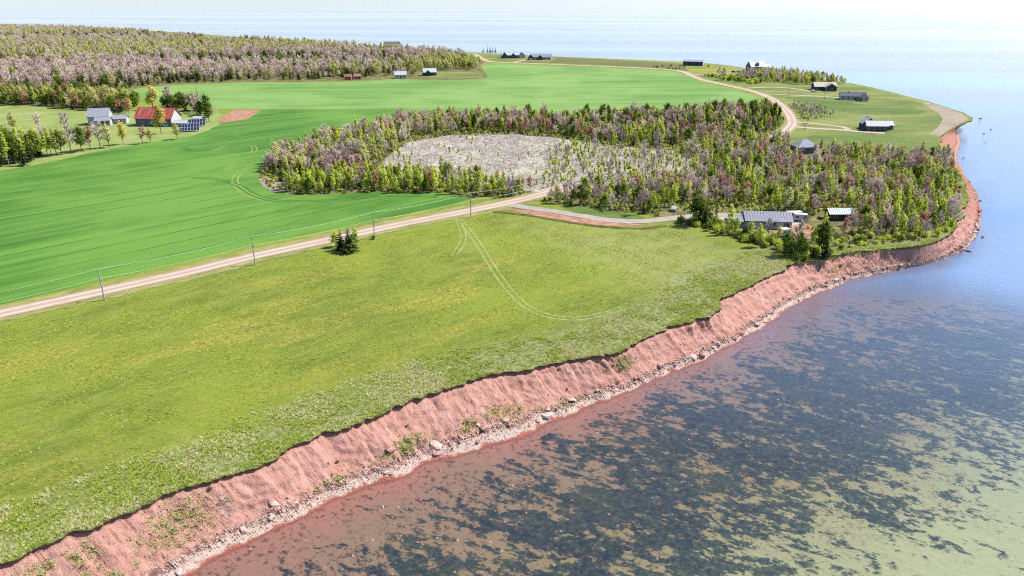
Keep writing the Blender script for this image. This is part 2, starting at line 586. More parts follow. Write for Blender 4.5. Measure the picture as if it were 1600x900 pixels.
wcol = t.mix(t.math('MULTIPLY', t.ss(t.noise(.07, 4, STV, .6), .5, .66), .35), wcol, srgb(92, 96, 64))
c = t.mix(t.math('MULTIPLY', wm, .95), c, wcol)
SEABED = t.base(c, t.bump(wsum, .4, .4))

# ---- sea surface: see-through in the shallows, its body colour and painted sky sheen growing with distance, mirroring the sky
t = NT('sea_water')
clear = t.attr('clear')
w1 = t.noise(1, 4, t.map(scale=(.16, .5, 1), rot=R(-18)), .6)
w2 = t.noise(1, 4, t.map(scale=(.45, 1.1, 1), rot=R(-24)), .62)
w3 = t.noise(1, 3, t.map(scale=(1.6, 3.2, 1), rot=R(12)), .6)
slick = t.ss(t.noise(1, 4, t.map(scale=(.0006, .0075, 1), rot=R(-4)), .6), .34, .64)
h = t.math('ADD', t.math('MULTIPLY', w1, .5), t.math('ADD', t.math('MULTIPLY', w2, .42), t.math('MULTIPLY', w3, .14)))
bm = t.n('ShaderNodeBump')
bm.inputs['Distance'].default_value = .45
t.link(h, bm.inputs['Height'])
t.link(t.mr(slick, 0, 1, .06, .75), bm.inputs['Strength'])
gl = t.n('ShaderNodeBsdfGlossy'); gl.inputs['Roughness'].default_value = .09
gl.inputs['Color'].default_value = (.93, .915, 1, 1)
t.link(bm.outputs[0], gl.inputs['Normal'])
tr = t.n('ShaderNodeBsdfTransparent'); tr.inputs['Color'].default_value = (.90, .96, .96, 1)
df = t.n('ShaderNodeBsdfDiffuse'); df.inputs['Color'].default_value = (.105, .165, .28, 1)
m1 = t.n('ShaderNodeMixShader'); t.link(clear, m1.inputs[0]); t.link(df.outputs[0], m1.inputs[1]); t.link(tr.outputs[0], m1.inputs[2])
fr = t.n('ShaderNodeFresnel'); fr.inputs['IOR'].default_value = 1.333
t.link(bm.outputs[0], fr.inputs['Normal'])
m2 = t.n('ShaderNodeMixShader'); t.link(fr.outputs[0], m2.inputs[0]); t.link(m1.outputs[0], m2.inputs[1]); t.link(gl.outputs[0], m2.inputs[2])
t.link(m2.outputs[0], t.out.inputs['Surface'])
WATER = t.m

# ---- foliage
def leaf_mat(name, c1, c2, c3, trans=.42, gain=2.3):
    t = NT(name)
    c1, c2, c3 = (tuple(min(x * gain, .7) for x in q[:3]) + (1,) for q in (c1, c2, c3))
    r = t.rnd()
    ob = t.noise(.8, 3, t.objpos())
    c = t.ramp(r, [(0, c1), (.5, c2), (1, c3)])
    c = t.mix(t.mr(ob, .3, .7, .25, 0), c, c1)
    d_ = t.n('ShaderNodeBsdfDiffuse'); t.link(c, d_.inputs['Color'])
    tl = t.n('ShaderNodeBsdfTranslucent'); t.link(c, tl.inputs['Color'])
    m = t.n('ShaderNodeMixShader'); m.inputs[0].default_value = trans
    t.link(d_.outputs[0], m.inputs[1]); t.link(tl.outputs[0], m.inputs[2])
    t.link(m.outputs[0], t.out.inputs['Surface'])
    return t.m
LEAF = leaf_mat('spring_leaves', srgb(140, 154, 58), srgb(174, 186, 76), srgb(200, 204, 100), .45, 2.6)
LEAFPALE = leaf_mat('pale_leaves', srgb(158, 160, 92), srgb(184, 184, 114), srgb(200, 196, 138))
LEAFDARK = leaf_mat('dark_leaves', srgb(74, 92, 40), srgb(104, 122, 50), srgb(138, 150, 66))
RED = leaf_mat('red_buds', srgb(160, 112, 98), srgb(182, 138, 120), srgb(198, 164, 134), .3, 2.2)
TWIG = leaf_mat('grey_twigs', srgb(160, 140, 136), srgb(188, 170, 166), srgb(206, 192, 186), .15, 2.3)
PINKTWIG = leaf_mat('pinkish_twigs', srgb(186, 164, 154), srgb(208, 186, 174), srgb(222, 206, 194), .15, 2.6)
NEEDLE = leaf_mat('spruce_needles', srgb(34, 48, 28), srgb(52, 68, 38), srgb(82, 96, 50), .12, 1.9)
YELLOWLEAF = leaf_mat('willow_leaves', srgb(186, 170, 84), srgb(200, 186, 100), srgb(208, 196, 116))
DEADWOOD = leaf_mat('bleached_wood', srgb(176, 166, 158), srgb(206, 196, 190), srgb(226, 218, 212), .05, 2.4)
BARK = plain('grey_bark', srgb(124, 110, 100), .9, .1)
PALEBARK = plain('pale_bark', srgb(186, 176, 166), .9, .1)
DARKBARK = plain('dark_bark', srgb(74, 62, 52), .9, .1)
GRASSBLADE = leaf_mat('grass_blades', srgb(130, 150, 48), srgb(156, 174, 62), srgb(184, 192, 88), .35, 2.1)
DRYBLADE = leaf_mat('dry_blades', srgb(170, 170, 104), srgb(200, 196, 140), srgb(222, 216, 178), .35, 2.1)
WEEDLEAF = leaf_mat('bank_weeds', srgb(136, 154, 74), srgb(164, 178, 92), srgb(188, 194, 118), .3, 1.9)
ROCKRED = ground_mat('red_sandstone', [srgb(180, 116, 102), srgb(228, 174, 158), srgb(246, 212, 200)], .8, 3.0)
ROCKPALE = ground_mat('pale_sandstone', [srgb(222, 180, 166), srgb(250, 222, 210), srgb(255, 244, 236)], .8, 3.0)
ROCKDARK = ground_mat('wet_dark_rock', [srgb(60, 36, 34), srgb(92, 56, 50), srgb(140, 92, 82)], .8, 3.0)

# ------------------------------------------------------------------ coast line
pairs = [(-330, 1010, -110, 1110), (-120, 945, 80, 1005), (0, 885, 190, 945), (60, 850, 255, 912), (150, 820, 330, 872), (240, 783, 402, 836), (330, 752, 470, 800),
         (420, 720, 540, 768), (500, 680, 612, 740), (575, 655, 682, 716), (660, 620, 757, 696), (730, 595, 832, 667),
         (830, 574, 912, 634), (920, 557, 992, 604), (965, 550, 1040, 585), (1010, 528, 1090, 563), (1060, 508, 1130, 546),
         (1110, 490, 1166, 526), (1130, 470, 1196, 505), (1160, 450, 1226, 484), (1200, 430, 1256, 466), (1240, 413, 1286, 452),
         (1280, 405, 1322, 437), (1330, 394, 1368, 427), (1400, 388, 1424, 417), (1450, 381, 1474, 408),
         (1485, 362, 1512, 386), (1503, 335, 1528, 359), (1510, 300, 1533, 325), (1500, 275, 1522, 298), (1486, 252, 1508, 274),
         (1474, 232, 1495, 253), (1470, 220, 1490, 241), (1478, 208, 1500, 227), (1500, 195, 1524, 211), (1518, 187, 1536, 201)]
far_edge = [(1512, 180), (1490, 171), (1455, 160), (1400, 146), (1355, 135), (1310, 127), (1250, 118), (1190, 110), (1100, 98.5),
            (950, 91.5), (850, 87.5), (740, 82), (690, 79.5), (600, 74.5), (500, 66), (400, 59.5), (240, 48), (100, 42), (0, 37), (-250, 30)]
E0 = np.array([at(a, b, ZL) for a, b, c_, d_ in pairs] + [at(a, b, ZL) for a, b in far_edge])
T0 = np.array([at(c_, d_, 0.1) for a, b, c_, d_ in pairs])
nrm = np.zeros_like(E0)
g = np.gradient(E0, axis=0)
g /= np.hypot(g[:, 0], g[:, 1])[:, None]
nrm = np.stack([g[:, 1], -g[:, 0]], 1)      # outward (sea on the right hand side going along)
k0 = len(pairs)
T0 = np.vstack([T0, E0[k0:] + nrm[k0:] * 8.0])
# dense sampling: fine on the near bank, coarse on the far shore
both = np.hstack([E0, T0])
dense = smooth_line(both, .2)
near = np.hypot(dense[:, 0], dense[:, 1])
keep = []
acc = 0.0
for i in range(len(dense)):
    if i == 0 or i == len(dense) - 1:
        keep.append(i); acc = 0; continue
    acc += np.hypot(*(dense[i, :2] - dense[i - 1, :2]))
    need = .22 if near[i] < 190 else (.45 if near[i] < 330 else (.8 if near[i] < 480 else 6.0))
    if acc >= need:
        keep.append(i); acc = 0
dense = dense[keep]
E, T = dense[:, :2].copy(), dense[:, 2:].copy()
S = np.concatenate([[0], np.cumsum(np.hypot(*np.diff(E, axis=0).T))])
td = resample(T, 1.0)
Tn_ = np.array([td[np.argmin((td[:, 0] - e[0]) ** 2 + (td[:, 1] - e[1]) ** 2)] for e in E])
Tn_ = .75 * Tn_ + .25 * T
kk = np.hanning(81); kk /= kk.sum()
pad = np.vstack([np.repeat(Tn_[:1], 40, 0), Tn_, np.repeat(Tn_[-1:], 40, 0)])
T = np.stack([np.convolve(pad[:, k], kk, 'valid') for k in (0, 1)], 1)
dr = T - E
dl = np.hypot(dr[:, 0], dr[:, 1])[:, None]
dirn = dr / dl
# scalloped, notched lip and foot
lip = (fbm(S * .12, S * 0, 3, 4) - .5) * 3.2 + (fbm(S * .9, S * 0 + 3, 5, 3) - .5) * 1.5
notch = np.clip(vnoise(S * .22, S * 0 + 7, 11) - .72, 0, 1) * -5.0
E = E + dirn * (lip + notch)[:, None]
T = T + dirn * ((fbm(S * .15, S * 0 + 20, 13, 3) - .5) * 2.4)[:, None]
dr = T - E
NU = 44
uu = np.concatenate([np.array([0, .004, .012, .02]), np.linspace(.035, 1.0, NU - 8), np.array([1.06, 1.15, 1.3, 1.5])])
zprof = np.interp(uu, [0, .004, .02, .2, .5, .72, .86, 1.0, 1.15, 1.5], [ZL - .02, ZL - .25, ZL - .95, 4.75, 2.7, 1.3, .7, .12, -.25, -1.0])
nS, nU = len(S), len(uu)
SS, UU = np.meshgrid(S, uu, indexing='ij')
base = E[:, None, :] + dr[:, None, :] * UU[:, :, None]
base = base - dirn[:, None, :] * (np.clip(1 - UU / .05, 0, 1) * .30)[:, :, None]      # undercut below the turf
# gullies and slumps, strongest on the mid slope
mid = np.clip(UU / .06, 0, 1) * np.clip((1.0 - UU) / .25, 0, 1)
sl = UU * dl[:, :1]
gully = (np.abs(fbm(SS * .28 + .25 * np.sin(UU * 5), UU * .9, 21, 4) - .5) * 2)
rill = (np.abs(fbm(SS * 1.5 + .25 * np.sin(UU * 4 + SS * .05), UU * 1.3, 31, 3) - .5) * 2)
block = fbm(SS * .5, sl * .5, 41, 4) - .5
cob = fbm(SS * 1.5, sl * 1.5, 51, 3) - .5
gate = np.clip((fbm(SS * .05, UU * .3, 81, 3) - .38) * 4, .1, 1.3)
crag = fbm(SS * 2.4, sl * 1.6, 57, 2) - .5
disp = mid * ((gully - .3) * .45 * gate + (rill - .3) * .35 * gate + block * 1.1 + cob * .9 + crag * .55)
ledge = np.clip(fbm(SS * .09, UU * 3.5, 91, 3) - .52, 0, 1) * mid * 2.2        # slumped terraces
disp = disp + ledge
slump = np.clip(fbm(SS * .06, UU * 1.4, 61, 3) - .5, 0, 1) * 3.5 * mid
zz = zprof[None, :] + disp * .55 + slump * .5
fo = np.clip((UU - .66) / .12, 0, 1) * np.clip((1.04 - UU) / .06, 0, 1)
zz = zz + fo * (np.clip(fbm(SS * 1.3, sl * 1.3, 71, 3) - .45, 0, 1) * 1.3)
XY = base + dirn[:, None, :] * (disp * .6)[:, :, None]
Vc = np.concatenate([XY, zz[:, :, None]], 2).reshape(-1, 3)
ii, jj = np.meshgrid(np.arange(nS - 1), np.arange(nU - 1), indexing='ij')
a_ = (ii * nU + jj).ravel()
Qc = np.stack([a_, a_ + 1, a_ + nU + 1, a_ + nU], 1)[:, ::-1]
me = mk_mesh('cliff', Vc, [Qc], [CLIFF], smooth=True)
set_attr(me, 'down', UU.ravel())
set_attr(me, 'along', SS.ravel())
woody = np.clip((np.interp(SS, S, (E[:, 1] - 255) / 40.0)), 0, .6)
set_attr(me, 'woody', woody.ravel())
me.update()
o = obj('cliff', me); o['kind'] = 'structure'
# make sure the faces look outwards/up
if me.polygons[len(me.polygons) // 3].normal.z < 0:
    me.flip_normals()

# turf lip: a thick sod hanging a little over the bank
tl_ = E + dirn * .16
z0 = np.full(nS, ZL)
Vt = np.concatenate([np.column_stack([tl_, z0 + .01]), np.column_stack([tl_ + dirn * .07, z0 - .13 - .10 * vnoise(S * 1.3, S * 0, 5)]),
                     np.column_stack([E - dirn * .6, z0 - .42])])
i = np.arange(nS - 1)
Qt = np.concatenate([np.stack([i, i + 1, nS + i + 1, nS + i], 1), np.stack([nS + i, nS + i + 1, 2 * nS + i + 1, 2 * nS + i], 1)])
o = obj('turf_edge', mk_mesh('turf_edge', Vt, [Qt], [TURFEDGE])); o['kind'] = 'structure'

# ------------------------------------------------------------------ land
edge_poly = tl_[::1]
close = np.array([(-1500, 1700), (-1500, -200), (tl_[0, 0] - 40, tl_[0, 1] - 60)])
land_poly = np.vstack([edge_poly, close])
gx, gy = np.meshgrid(np.arange(-170, 240, 4.0), np.arange(30, 340, 4.0))
G = np.stack([gx.ravel(), gy.ravel()], 1) + rng.uniform(-1, 1, (gx.size, 2))
dE = dist_line(G, resample(E, 6.0))
G = G[inside(G, land_poly) & (dE > 2.5)]
me = cdt_mesh('ground', land_poly, ZL, MEADOW, G)
co = np.zeros(len(me.vertices) * 3, np.float32); me.vertices.foreach_get('co', co)
pv = co.reshape(-1, 3)[:, :2].astype(float)
dE = dist_line(pv, resample(E, 5.0))
wband = 15 + 9 * (fbm(pv[:, 0] * .03, pv[:, 1] * .03, 8, 3) - .5) * 2
rough = np.clip((wband - dE) / 6.0, 0, 1)
rough *= np.where(pv[:, 1] > 300, .3, 1)
DRYP = P([(800, 345), (900, 358), (1060, 358), (1120, 385), (1180, 402), (1120, 440), (1040, 470), (960, 425), (880, 385)])
set_attr(me, 'rough', rough)
set_attr(me, 'dry', soft(pv, DRYP, 9))
YEL = P([(-60, 540), (200, 520), (420, 440), (620, 395), (820, 395), (900, 450), (840, 490), (640, 540), (420, 600), (200, 690), (-60, 740)])
set_attr(me, 'yellow', np.clip(soft(pv, YEL, 16) + .1, 0, 1))
o = obj('ground', me); o['kind'] = 'structure'

# fields and plots -------------------------------------------------
nearfield = P([(-140, 508), (0, 476), (160, 438), (300, 406), (395, 384), (510, 360), (600, 341), (700, 322), (738, 313),
               (715, 305), (690, 301), (620, 299.5), (560, 301), (500, 304.5), (455, 304), (430, 300), (413, 290), (403, 277), (404, 266),
               (420, 252), (450, 238), (500, 222), (560, 205), (620, 189), (690, 183), (760, 182), (840, 184), (900, 184), (800, 176), (640, 171.5),
               (405, 171.5), (402, 177), (385, 188), (345, 193), (325, 203), (300, 212), (240, 221), (185, 230), (140, 238), (110, 246), (60, 256), (0, 266), (-140, 290)])
sheet('crop_field', nearfield, ZL + .03, CROP, .9, 1.2)
farfield = P([(405, 171), (640, 171), (800, 175.5), (900, 183), (960, 184), (1040, 178), (1110, 172), (1200, 166), (1199, 157), (1165, 145), (1120, 134), (1088, 127),
              (1076, 119), (1050, 111.5), (960, 107), (860, 103), (765, 99.5), (752, 104), (764, 121), (740, 125.5), (680, 126), (620, 124),
              (560, 127), (480, 129), (400, 129), (330, 131), (270, 133), (220, 138), (185, 144), (175, 152), (215, 155), (280, 166), (335, 170)])
sheet('crop_field', farfield, ZL + .05, CROP_FAR, .5)
sheet('ploughed_plot', P([(346, 192), (384, 187), (402, 176.5), (406, 171.6), (366, 171.5), (352, 180), (340, 188)]), ZL + .08, REDSOIL, .4)
sheet('farmyard_lawn', P([(-140, 291), (0, 267), (60, 257), (110, 247), (140, 239), (185, 231), (240, 222), (300, 213), (325, 204), (345, 193.5), (338, 188), (350, 180), (335, 171),
                          (280, 168), (180, 170), (60, 165), (-140, 165)]), ZL + .06, FARMLAWN, .6)
sheet('forest_floor', P([(-140, 166), (60, 166), (180, 171), (215, 157), (172, 152), (186, 143), (220, 137), (270, 132), (330, 130), (400, 128), (480, 128), (560, 126), (620, 123),
                         (680, 125), (740, 124), (762, 120), (750, 104), (757, 97), (742, 88), (690, 82), (600, 78), (500, 70), (400, 63), (240, 52), (0, 42), (-140, 40)]), ZL + .015, WOODFLOOR, .8, 6)
sheet('field_strip', P([(640, 118), (662, 122), (760, 122.5), (740, 113), (690, 112), (660, 114)]), ZL + .09, LAWN, .3)
sheet('rank_grass_field', P([(858, 98), (960, 102.5), (1040, 107), (1075, 111), (1070, 104), (1060, 99), (950, 93), (870, 89.5)]), ZL + .05, OLDFIELD, .5)
sheet('flowering_field', P([(1078, 111), (1095, 115), (1150, 112), (1166, 108.5), (1160, 107.6), (1110, 103), (1075, 105)]), ZL + .06, YELLOWFIELD, .5)
sheet('lawn', P([(745, 96), (860, 98.5), (868, 90), (850, 89), (742, 84)]), ZL + .04, LAWN, .3)
sheet('lawn', P([(1090, 118), (1125, 129), (1170, 138), (1215, 156), (1232, 172), (1246, 190), (1240, 202), (1210, 217), (1250, 230), (1350, 238), (1440, 248), (1474, 240),
                 (1467, 225), (1465, 214), (1470, 200), (1478, 188), (1466, 175), (1435, 160), (1400, 148), (1355, 137.5), (1310, 129.5), (1250, 121), (1190, 113)]), ZL + .04, LAWN, .6)
sheet('long_grass', P([(1225, 152), (1290, 152), (1340, 163), (1420, 166), (1452, 175), (1420, 180), (1340, 178), (1290, 170), (1250, 162)]), ZL + .06, DEEPGRASS, 3.0, 1.5)
sheet('long_grass', P([(1262, 212), (1340, 210), (1400, 213), (1440, 225), (1462, 236), (1420, 243), (1340, 236), (1270, 226)]), ZL + .06, DEEPGRASS, 3.0, 1.5)
sheet('sand_flat', P([(1440, 158), (1475, 167), (1503, 178), (1513, 186), (1498, 193), (1478, 205), (1468, 214), (1452, 210), (1468, 196), (1473, 186), (1466, 177), (1448, 166)]), ZL + .05, SAND, .5)
WOODS = P([(404, 276), (420, 252), (450, 238), (500, 222), (560, 205), (620, 189), (690, 183), (760, 182), (900, 184), (1040, 178), (1110, 172), (1200, 166), (1215, 176), (1226, 190),
           (1205, 212), (1250, 231), (1350, 238), (1440, 248), (1474, 240), (1490, 262), (1500, 290), (1500, 330), (1480, 355), (1440, 375), (1320, 390), (1270, 400), (1220, 395),
           (1150, 372), (1060, 345), (1000, 334), (930, 328), (850, 315), (800, 308), (735, 308), (690, 302), (560, 301), (455, 304), (415, 291)])
sheet('wood_floor', WOODS, ZL + .02, WOODFLOOR, .8)
CLEARP = P([(585, 262), (600, 250), (640, 222), (700, 213), (800, 210), (880, 217), (950, 228), (1050, 236), (1110, 256), (1060, 276), (960, 290), (890, 300), (830, 300), (720, 282), (640, 276)])
sheet('brush_clearing', CLEARP, ZL + .045, CLEAR, 3.0, 1.2, 1, .2)
sheet('sandy_bank', P([(404, 280), (412, 276), (432, 281), (452, 292), (446, 302), (425, 299), (410, 290)]), ZL + .06, SAND, .5)
sheet('yard', P([(1235, 352), (1262, 350), (1280, 362), (1268, 374), (1225, 372), (1205, 362)]), ZL + .06, REDSOIL, .6)
sheet('yard', P([(1110, 340), (1150, 335), (1250, 342), (1262, 352), (1150, 362)]), ZL + .055, CLEAR, .6)
sheet('shore_grass', P([(1255, 398), (1320, 384), (1400, 377), (1440, 372), (1420, 383), (1330, 391), (1280, 402)]), ZL + .065, LAWN, .6)
sheet('drive_lawn', P([(872, 322), (905, 322), (960, 330), (1005, 338), (1010, 344), (960, 343), (905, 334)]), ZL + .05, DEEPGRASS, .5)

# roads ------------------------------------------------------------
road_px = [(-140, 526), (0, 491), (160, 455.5), (300, 424), (395, 401), (510, 376), (600, 356), (700, 336), (770, 322), (815, 312), (848, 303.5), (900, 290), (1000, 267), (1110, 240), (1190, 221),
           (1222, 208), (1237, 195), (1236, 184), (1226, 170), (1205, 154), (1175, 142.5), (1130, 132), (1098, 125), (1080, 118), (1068, 112.5), (1040, 108.5), (960, 104.5), (860, 100.5), (775, 97), (757, 93.5), (748, 88.5), (742, 84.5)]
road = P(road_px)
strip('verge', road[:11], 12.5, ZL + .07, VERGE, 1.2, 3)
strip('verge', road[15:], 9.0, ZL + .07, VERGE, .5, 4)
strip('road', road[:12], 6.2, ZL + .11, ROAD, .3, 5)
strip('road', road[14:], 6.2, ZL + .11, ROAD, .3, 5)
strip('road_edge', P([(770, 331), (835, 338), (900, 349), (960, 356), (1010, 357), (1040, 353)]), 2.2, ZL + .075, DARKEDGE, .6, 9)
strip('soil_strip', P([(785, 326), (835, 333), (900, 343.5), (960, 350.5), (1015, 351)]), 5.5, ZL + .085, REDSOIL, .6, 6, wfun=lambda t_: np.clip(np.sin(t_ * math.pi) * 1.6, .2, 1))
strip('gravel_drive', P([(792, 319), (820, 324), (860, 329.5), (905, 337), (955, 344), (1005, 346), (1060, 340), (1110, 336), (1160, 337)]), 4.6, ZL + .10, GRAVEL, .3, 7)
for pts, w in (([(1241, 198), (1275, 201), (1310, 203), (1345, 206), (1382, 208.5)], 5.0), ([(1240, 190.5), (1268, 193), (1300, 196.5), (1318, 199), (1326, 203)], 4.0),
               ([(1166, 138), (1200, 136.5), (1235, 138), (1268, 143)], 4.0), ([(1084, 117), (1115, 115.5), (1150, 113.2), (1190, 112)], 4.0),
               ([(803, 98), (812, 95.5), (826, 93.2), (838, 92.5)], 5.0), ([(1192, 147), (1240, 149), (1300, 152), (1318, 156)], 3.5)):
    strip('driveway', P(pts), w, ZL + .12, ROAD, .25, 8)

def tracks(pts, mat, gauge=1.7, w=.5, z=ZL + .02):
    q = smooth_line(P(pts), 2.0)
    d_ = np.gradient(q, axis=0); d_ /= np.hypot(d_[:, 0], d_[:, 1])[:, None]
    nn = np.stack([-d_[:, 1], d_[:, 0]], 1)
    for s_ in (-1, 1):
        strip('wheel_track', q[::3] + nn[::3] * gauge / 2 * s_, w, z, mat, .12, 3 + s_, 1.5)
tracks([(716, 341), (728, 355), (748, 382), (775, 425), (800, 458), (825, 480), (855, 493), (885, 498), (930, 494), (985, 478)], TRACK, z=ZL + .016)
tracks([(717, 346), (723, 362), (722, 380), (708, 400)], TRACK, w=.4, z=ZL + .012)
tracks([(408, 252), (388, 262), (372, 272), (367, 283), (372, 292), (388, 304), (420, 314)], CTRACK, 2.2, .7, ZL + .045)
tracks([(352, 266), (362, 259), (368, 253)], CTRACK, 2.0, .7, ZL + .046)
tracks([(392, 240), (398, 234), (396, 229), (391, 226)], CTRACK, 2.0, .6, ZL + .047)
tracks([(338, 235), (352, 227), (358, 224)], CTRACK, 2.0, .5, ZL + .047)
tracks([(285, 230), (305, 236), (330, 234)], CTRACKD, 2.0, .6, ZL + .048)
tracks([(300, 278), (330, 279), (370, 289), (420, 312), (520, 313), (620, 306), (700, 309)], CTRACKD, 2.0, .5, ZL + .049)

# ------------------------------------------------------------------ seabed and sea
toe = resample(T, 5.0)
gx, gy = np.meshgrid(np.arange(-140, 330, 2.5), np.arange(20, 380, 2.5), indexing='ij')
pg = np.stack([gx.ravel(), gy.ravel()], 1)
ds = dist_line(pg, toe)
fullcoast = np.vstack([T, [(-1500, 1700), (-1500, -200), (T[0, 0] - 60, T[0, 1] - 60)]])
inl = inside(pg, fullcoast[::3] if len(fullcoast) > 3000 else fullcoast)
dsg = np.where(inl, -ds, ds)
zb = np.where(dsg > 0, -.12 - .018 * np.minimum(dsg, 90) - .01 * np.clip(dsg - 90, 0, 200), -.3)
zb += (fbm(pg[:, 0] * .12, pg[:, 1] * .12, 5, 3) - .5) * .12 * np.clip(dsg / 10, 0, 1)
nx, ny = gx.shape
i, j = np.meshgrid(np.arange(nx - 1), np.arange(ny - 1), indexing='ij')
a_ = (i * ny + j).ravel()
Qb = np.stack([a_, a_ + ny, a_ + ny + 1, a_ + 1], 1)
me = mk_mesh('seabed', np.column_stack([pg, zb]), [Qb], [SEABED], smooth=True)
set_attr(me, 'shore', np.clip(dsg, 0, 200))
Z0 = 0.0
WEED = P([(560, 930), (640, 850), (780, 775), (880, 705), (960, 665), (1090, 605), (1200, 555), (1290, 520), (1400, 495), (1700, 470), (1750, 640), (1600, 690), (1500, 730), (1420, 775),
          (1330, 812), (1270, 850), (1180, 905), (1050, 960)], Z0)
WEED2 = P([(480, 930), (560, 850), (700, 770), (860, 690), (960, 630), (1100, 590), (1240, 520), (1340, 490), (1460, 465), (1800, 420), (1800, 1000), (480, 1000)], Z0)
BAR = P([(1150, 950), (1230, 880), (1330, 840), (1430, 795), (1500, 750), (1590, 690), (1800, 640), (1800, 1000), (1130, 1000)], Z0)
wv = .405 + .06 * soft(pg, WEED2, 12) + .085 * soft(pg, WEED, 22)
br_ = soft(pg, BAR, 9)
wv = wv * (1 - br_) + .442 * br_
set_attr(me, 'weed', np.where(dsg > 3, wv, 0))
set_attr(me, 'sandbar', soft(pg, BAR, 16))
o = obj('seabed', me); o['kind'] = 'structure'

rad = np.concatenate([np.geomspace(30, 900, 110), np.geomspace(960, 90000, 40)])
ang = np.radians(np.arange(-180, 180, 1.5))
RR, AA = np.meshgrid(rad, ang, indexing='ij')
pw = np.stack([(RR * np.sin(AA)).ravel(), (RR * np.cos(AA)).ravel()], 1)
CLEARW = P([(-400, 1100), (-100, 900), (330, 740), (700, 600), (950, 530), (1130, 450), (1230, 425), (1330, 440), (1420, 446), (1520, 452), (1640, 490), (1850, 640), (1900, 1100)], 0)
cl = soft(pw, CLEARW, 14)
dsh = dist_line(pw, toe)
cl = np.maximum(cl, np.clip(1 - dsh / 7.0, 0, 1)) 
dist = np.hypot(pw[:, 0], pw[:, 1])
cl = cl * np.clip(1.36 - dist / 330.0, .3, .985)  # thins with camera distance so the painted blue stands for sky sheen
cl = np.where(dist > 500, 0, cl)
nr, na = RR.shape
i, j = np.meshgrid(np.arange(nr - 1), np.arange(na), indexing='ij')
a_ = (i * na + j).ravel(); b_ = (i * na + (j + 1) % na).ravel()
Qs = np.stack([a_, b_, b_ + na, a_ + na], 1)
Vs = np.column_stack([pw, np.zeros(len(pw))])
Tn = np.array([(0 * na + k, len(Vs), (k + 1) % na) for k in range(na)])
Vs = np.vstack([Vs, [(0, 0, 0)]])
me = mk_mesh('sea', Vs, [Qs, Tn], [WATER])
set_attr(me, 'clear', np.concatenate([cl, [.9]]))
if me.polygons[0].normal.z < 0:
    me.flip_normals()
o = obj('sea', me); o['kind'] = 'structure'

# ------------------------------------------------------------------ plants: prototypes
def quads_at(C, U, W):
    """leaf cards: centres C with half-axes U, W"""
    n = len(C)
    V = np.stack([C - U - W, C + U - W, C + U + W, C - U + W], 1).reshape(-1, 3)
    F = np.arange(4 * n).reshape(-1, 4)
    return V, F

def rand_dirs(n, r):
    v = r.normal(size=(n, 3))
    return v / np.linalg.norm(v, axis=1)[:, None]

def leaves(r, C, size, aspect=.6):
    n = len(C)
    top, low = C[:, 2].max(), C[:, 2].min()
    out = C - np.array([0, 0, low + .35 * (top - low)])
    out = out / (np.linalg.norm(out, axis=1)[:, None] + 1e-6)
    nr_ = out * .75 + np.array([0, 0, .45]) + rand_dirs(n, r) * .75
    nr_ /= np.linalg.norm(nr_, axis=1)[:, None] + 1e-9
    U = np.cross(nr_, rand_dirs(n, r)); U /= np.linalg.norm(U, axis=1)[:, None] + 1e-9
    Wd = np.cross(nr_, U)
    s = size * r.uniform(.6, 1.4, n)[:, None] * .5
    return quads_at(C, U * s, Wd * s * aspect)

def limbs(r, h, n, reach, start=.3, up=.7, rad=.07, bend=.2):
    """list of limb paths leaving the trunk"""
    out = []
    for k in range(n):
        f = start + (1 - start) * (k + r.uniform(0, 1)) / n * .92
        a = r.uniform(0, 2 * math.pi)
        L = reach * (1.15 - .75 * f) * r.uniform(.7, 1.2)
        p = np.array([0, 0, h * f * .95])
        path = [p]
        d_ = np.array([math.cos(a), math.sin(a), up * r.uniform(.6, 1.4)])
        for s_ in range(3):
            d_ = d_ + np.array([r.normal() * bend, r.normal() * bend, .12])
            p = p + d_ / np.linalg.norm(d_) * L / 3
            path.append(p)
        out.append((path, rad * (1.1 - f * .7)))
    return out

def trunk_mb(r, h, r0, lean=.03, n=6):
    mb = MB()
    pts, x, y = [], 0.0, 0.0
    for k in range(6):
        pts.append((x, y, h * k / 5 - (.15 if k == 0 else 0)))
        x += r.normal() * lean * h / 5; y += r.normal() * lean * h / 5
    mb.tube(pts, [r0 * (1.25 if k == 0 else 1 - .86 * k / 5) for k in range(6)], n)
    return mb, np.array(pts)

def g_leafy(seed, h=7.5, wid=1.9, n=1000, size=.36, start=.22, col=3.2):
    r = np.random.default_rng(seed)
    mb, _ = trunk_mb(r, h * .93, .11)
    lb = limbs(r, h * .92, 13, wid * 1.25, start, .9)
    C = []
    for path, rr in lb:
        mb.tube(path, [rr, rr * .7, rr * .45, rr * .15], 4, False)
        for q in range(5):
            t_ = r.uniform(.35, 1.05)
            i_ = min(int(t_ * 3), 2); f = t_ * 3 - i_
            c_ = path[i_] * (1 - f) + path[i_ + 1] * f
            m = n // (13 * 5)
            C.append(c_ + r.normal(size=(m, 3)) * np.array([.34, .34, .30]) * wid / 1.9)
    C.append(np.array([0, 0, h * .93]) + r.normal(size=(n // 12, 3)) * np.array([.22, .22, .5]))
    V, F = leaves(r, np.concatenate(C), size)
    return mb, (V, F)

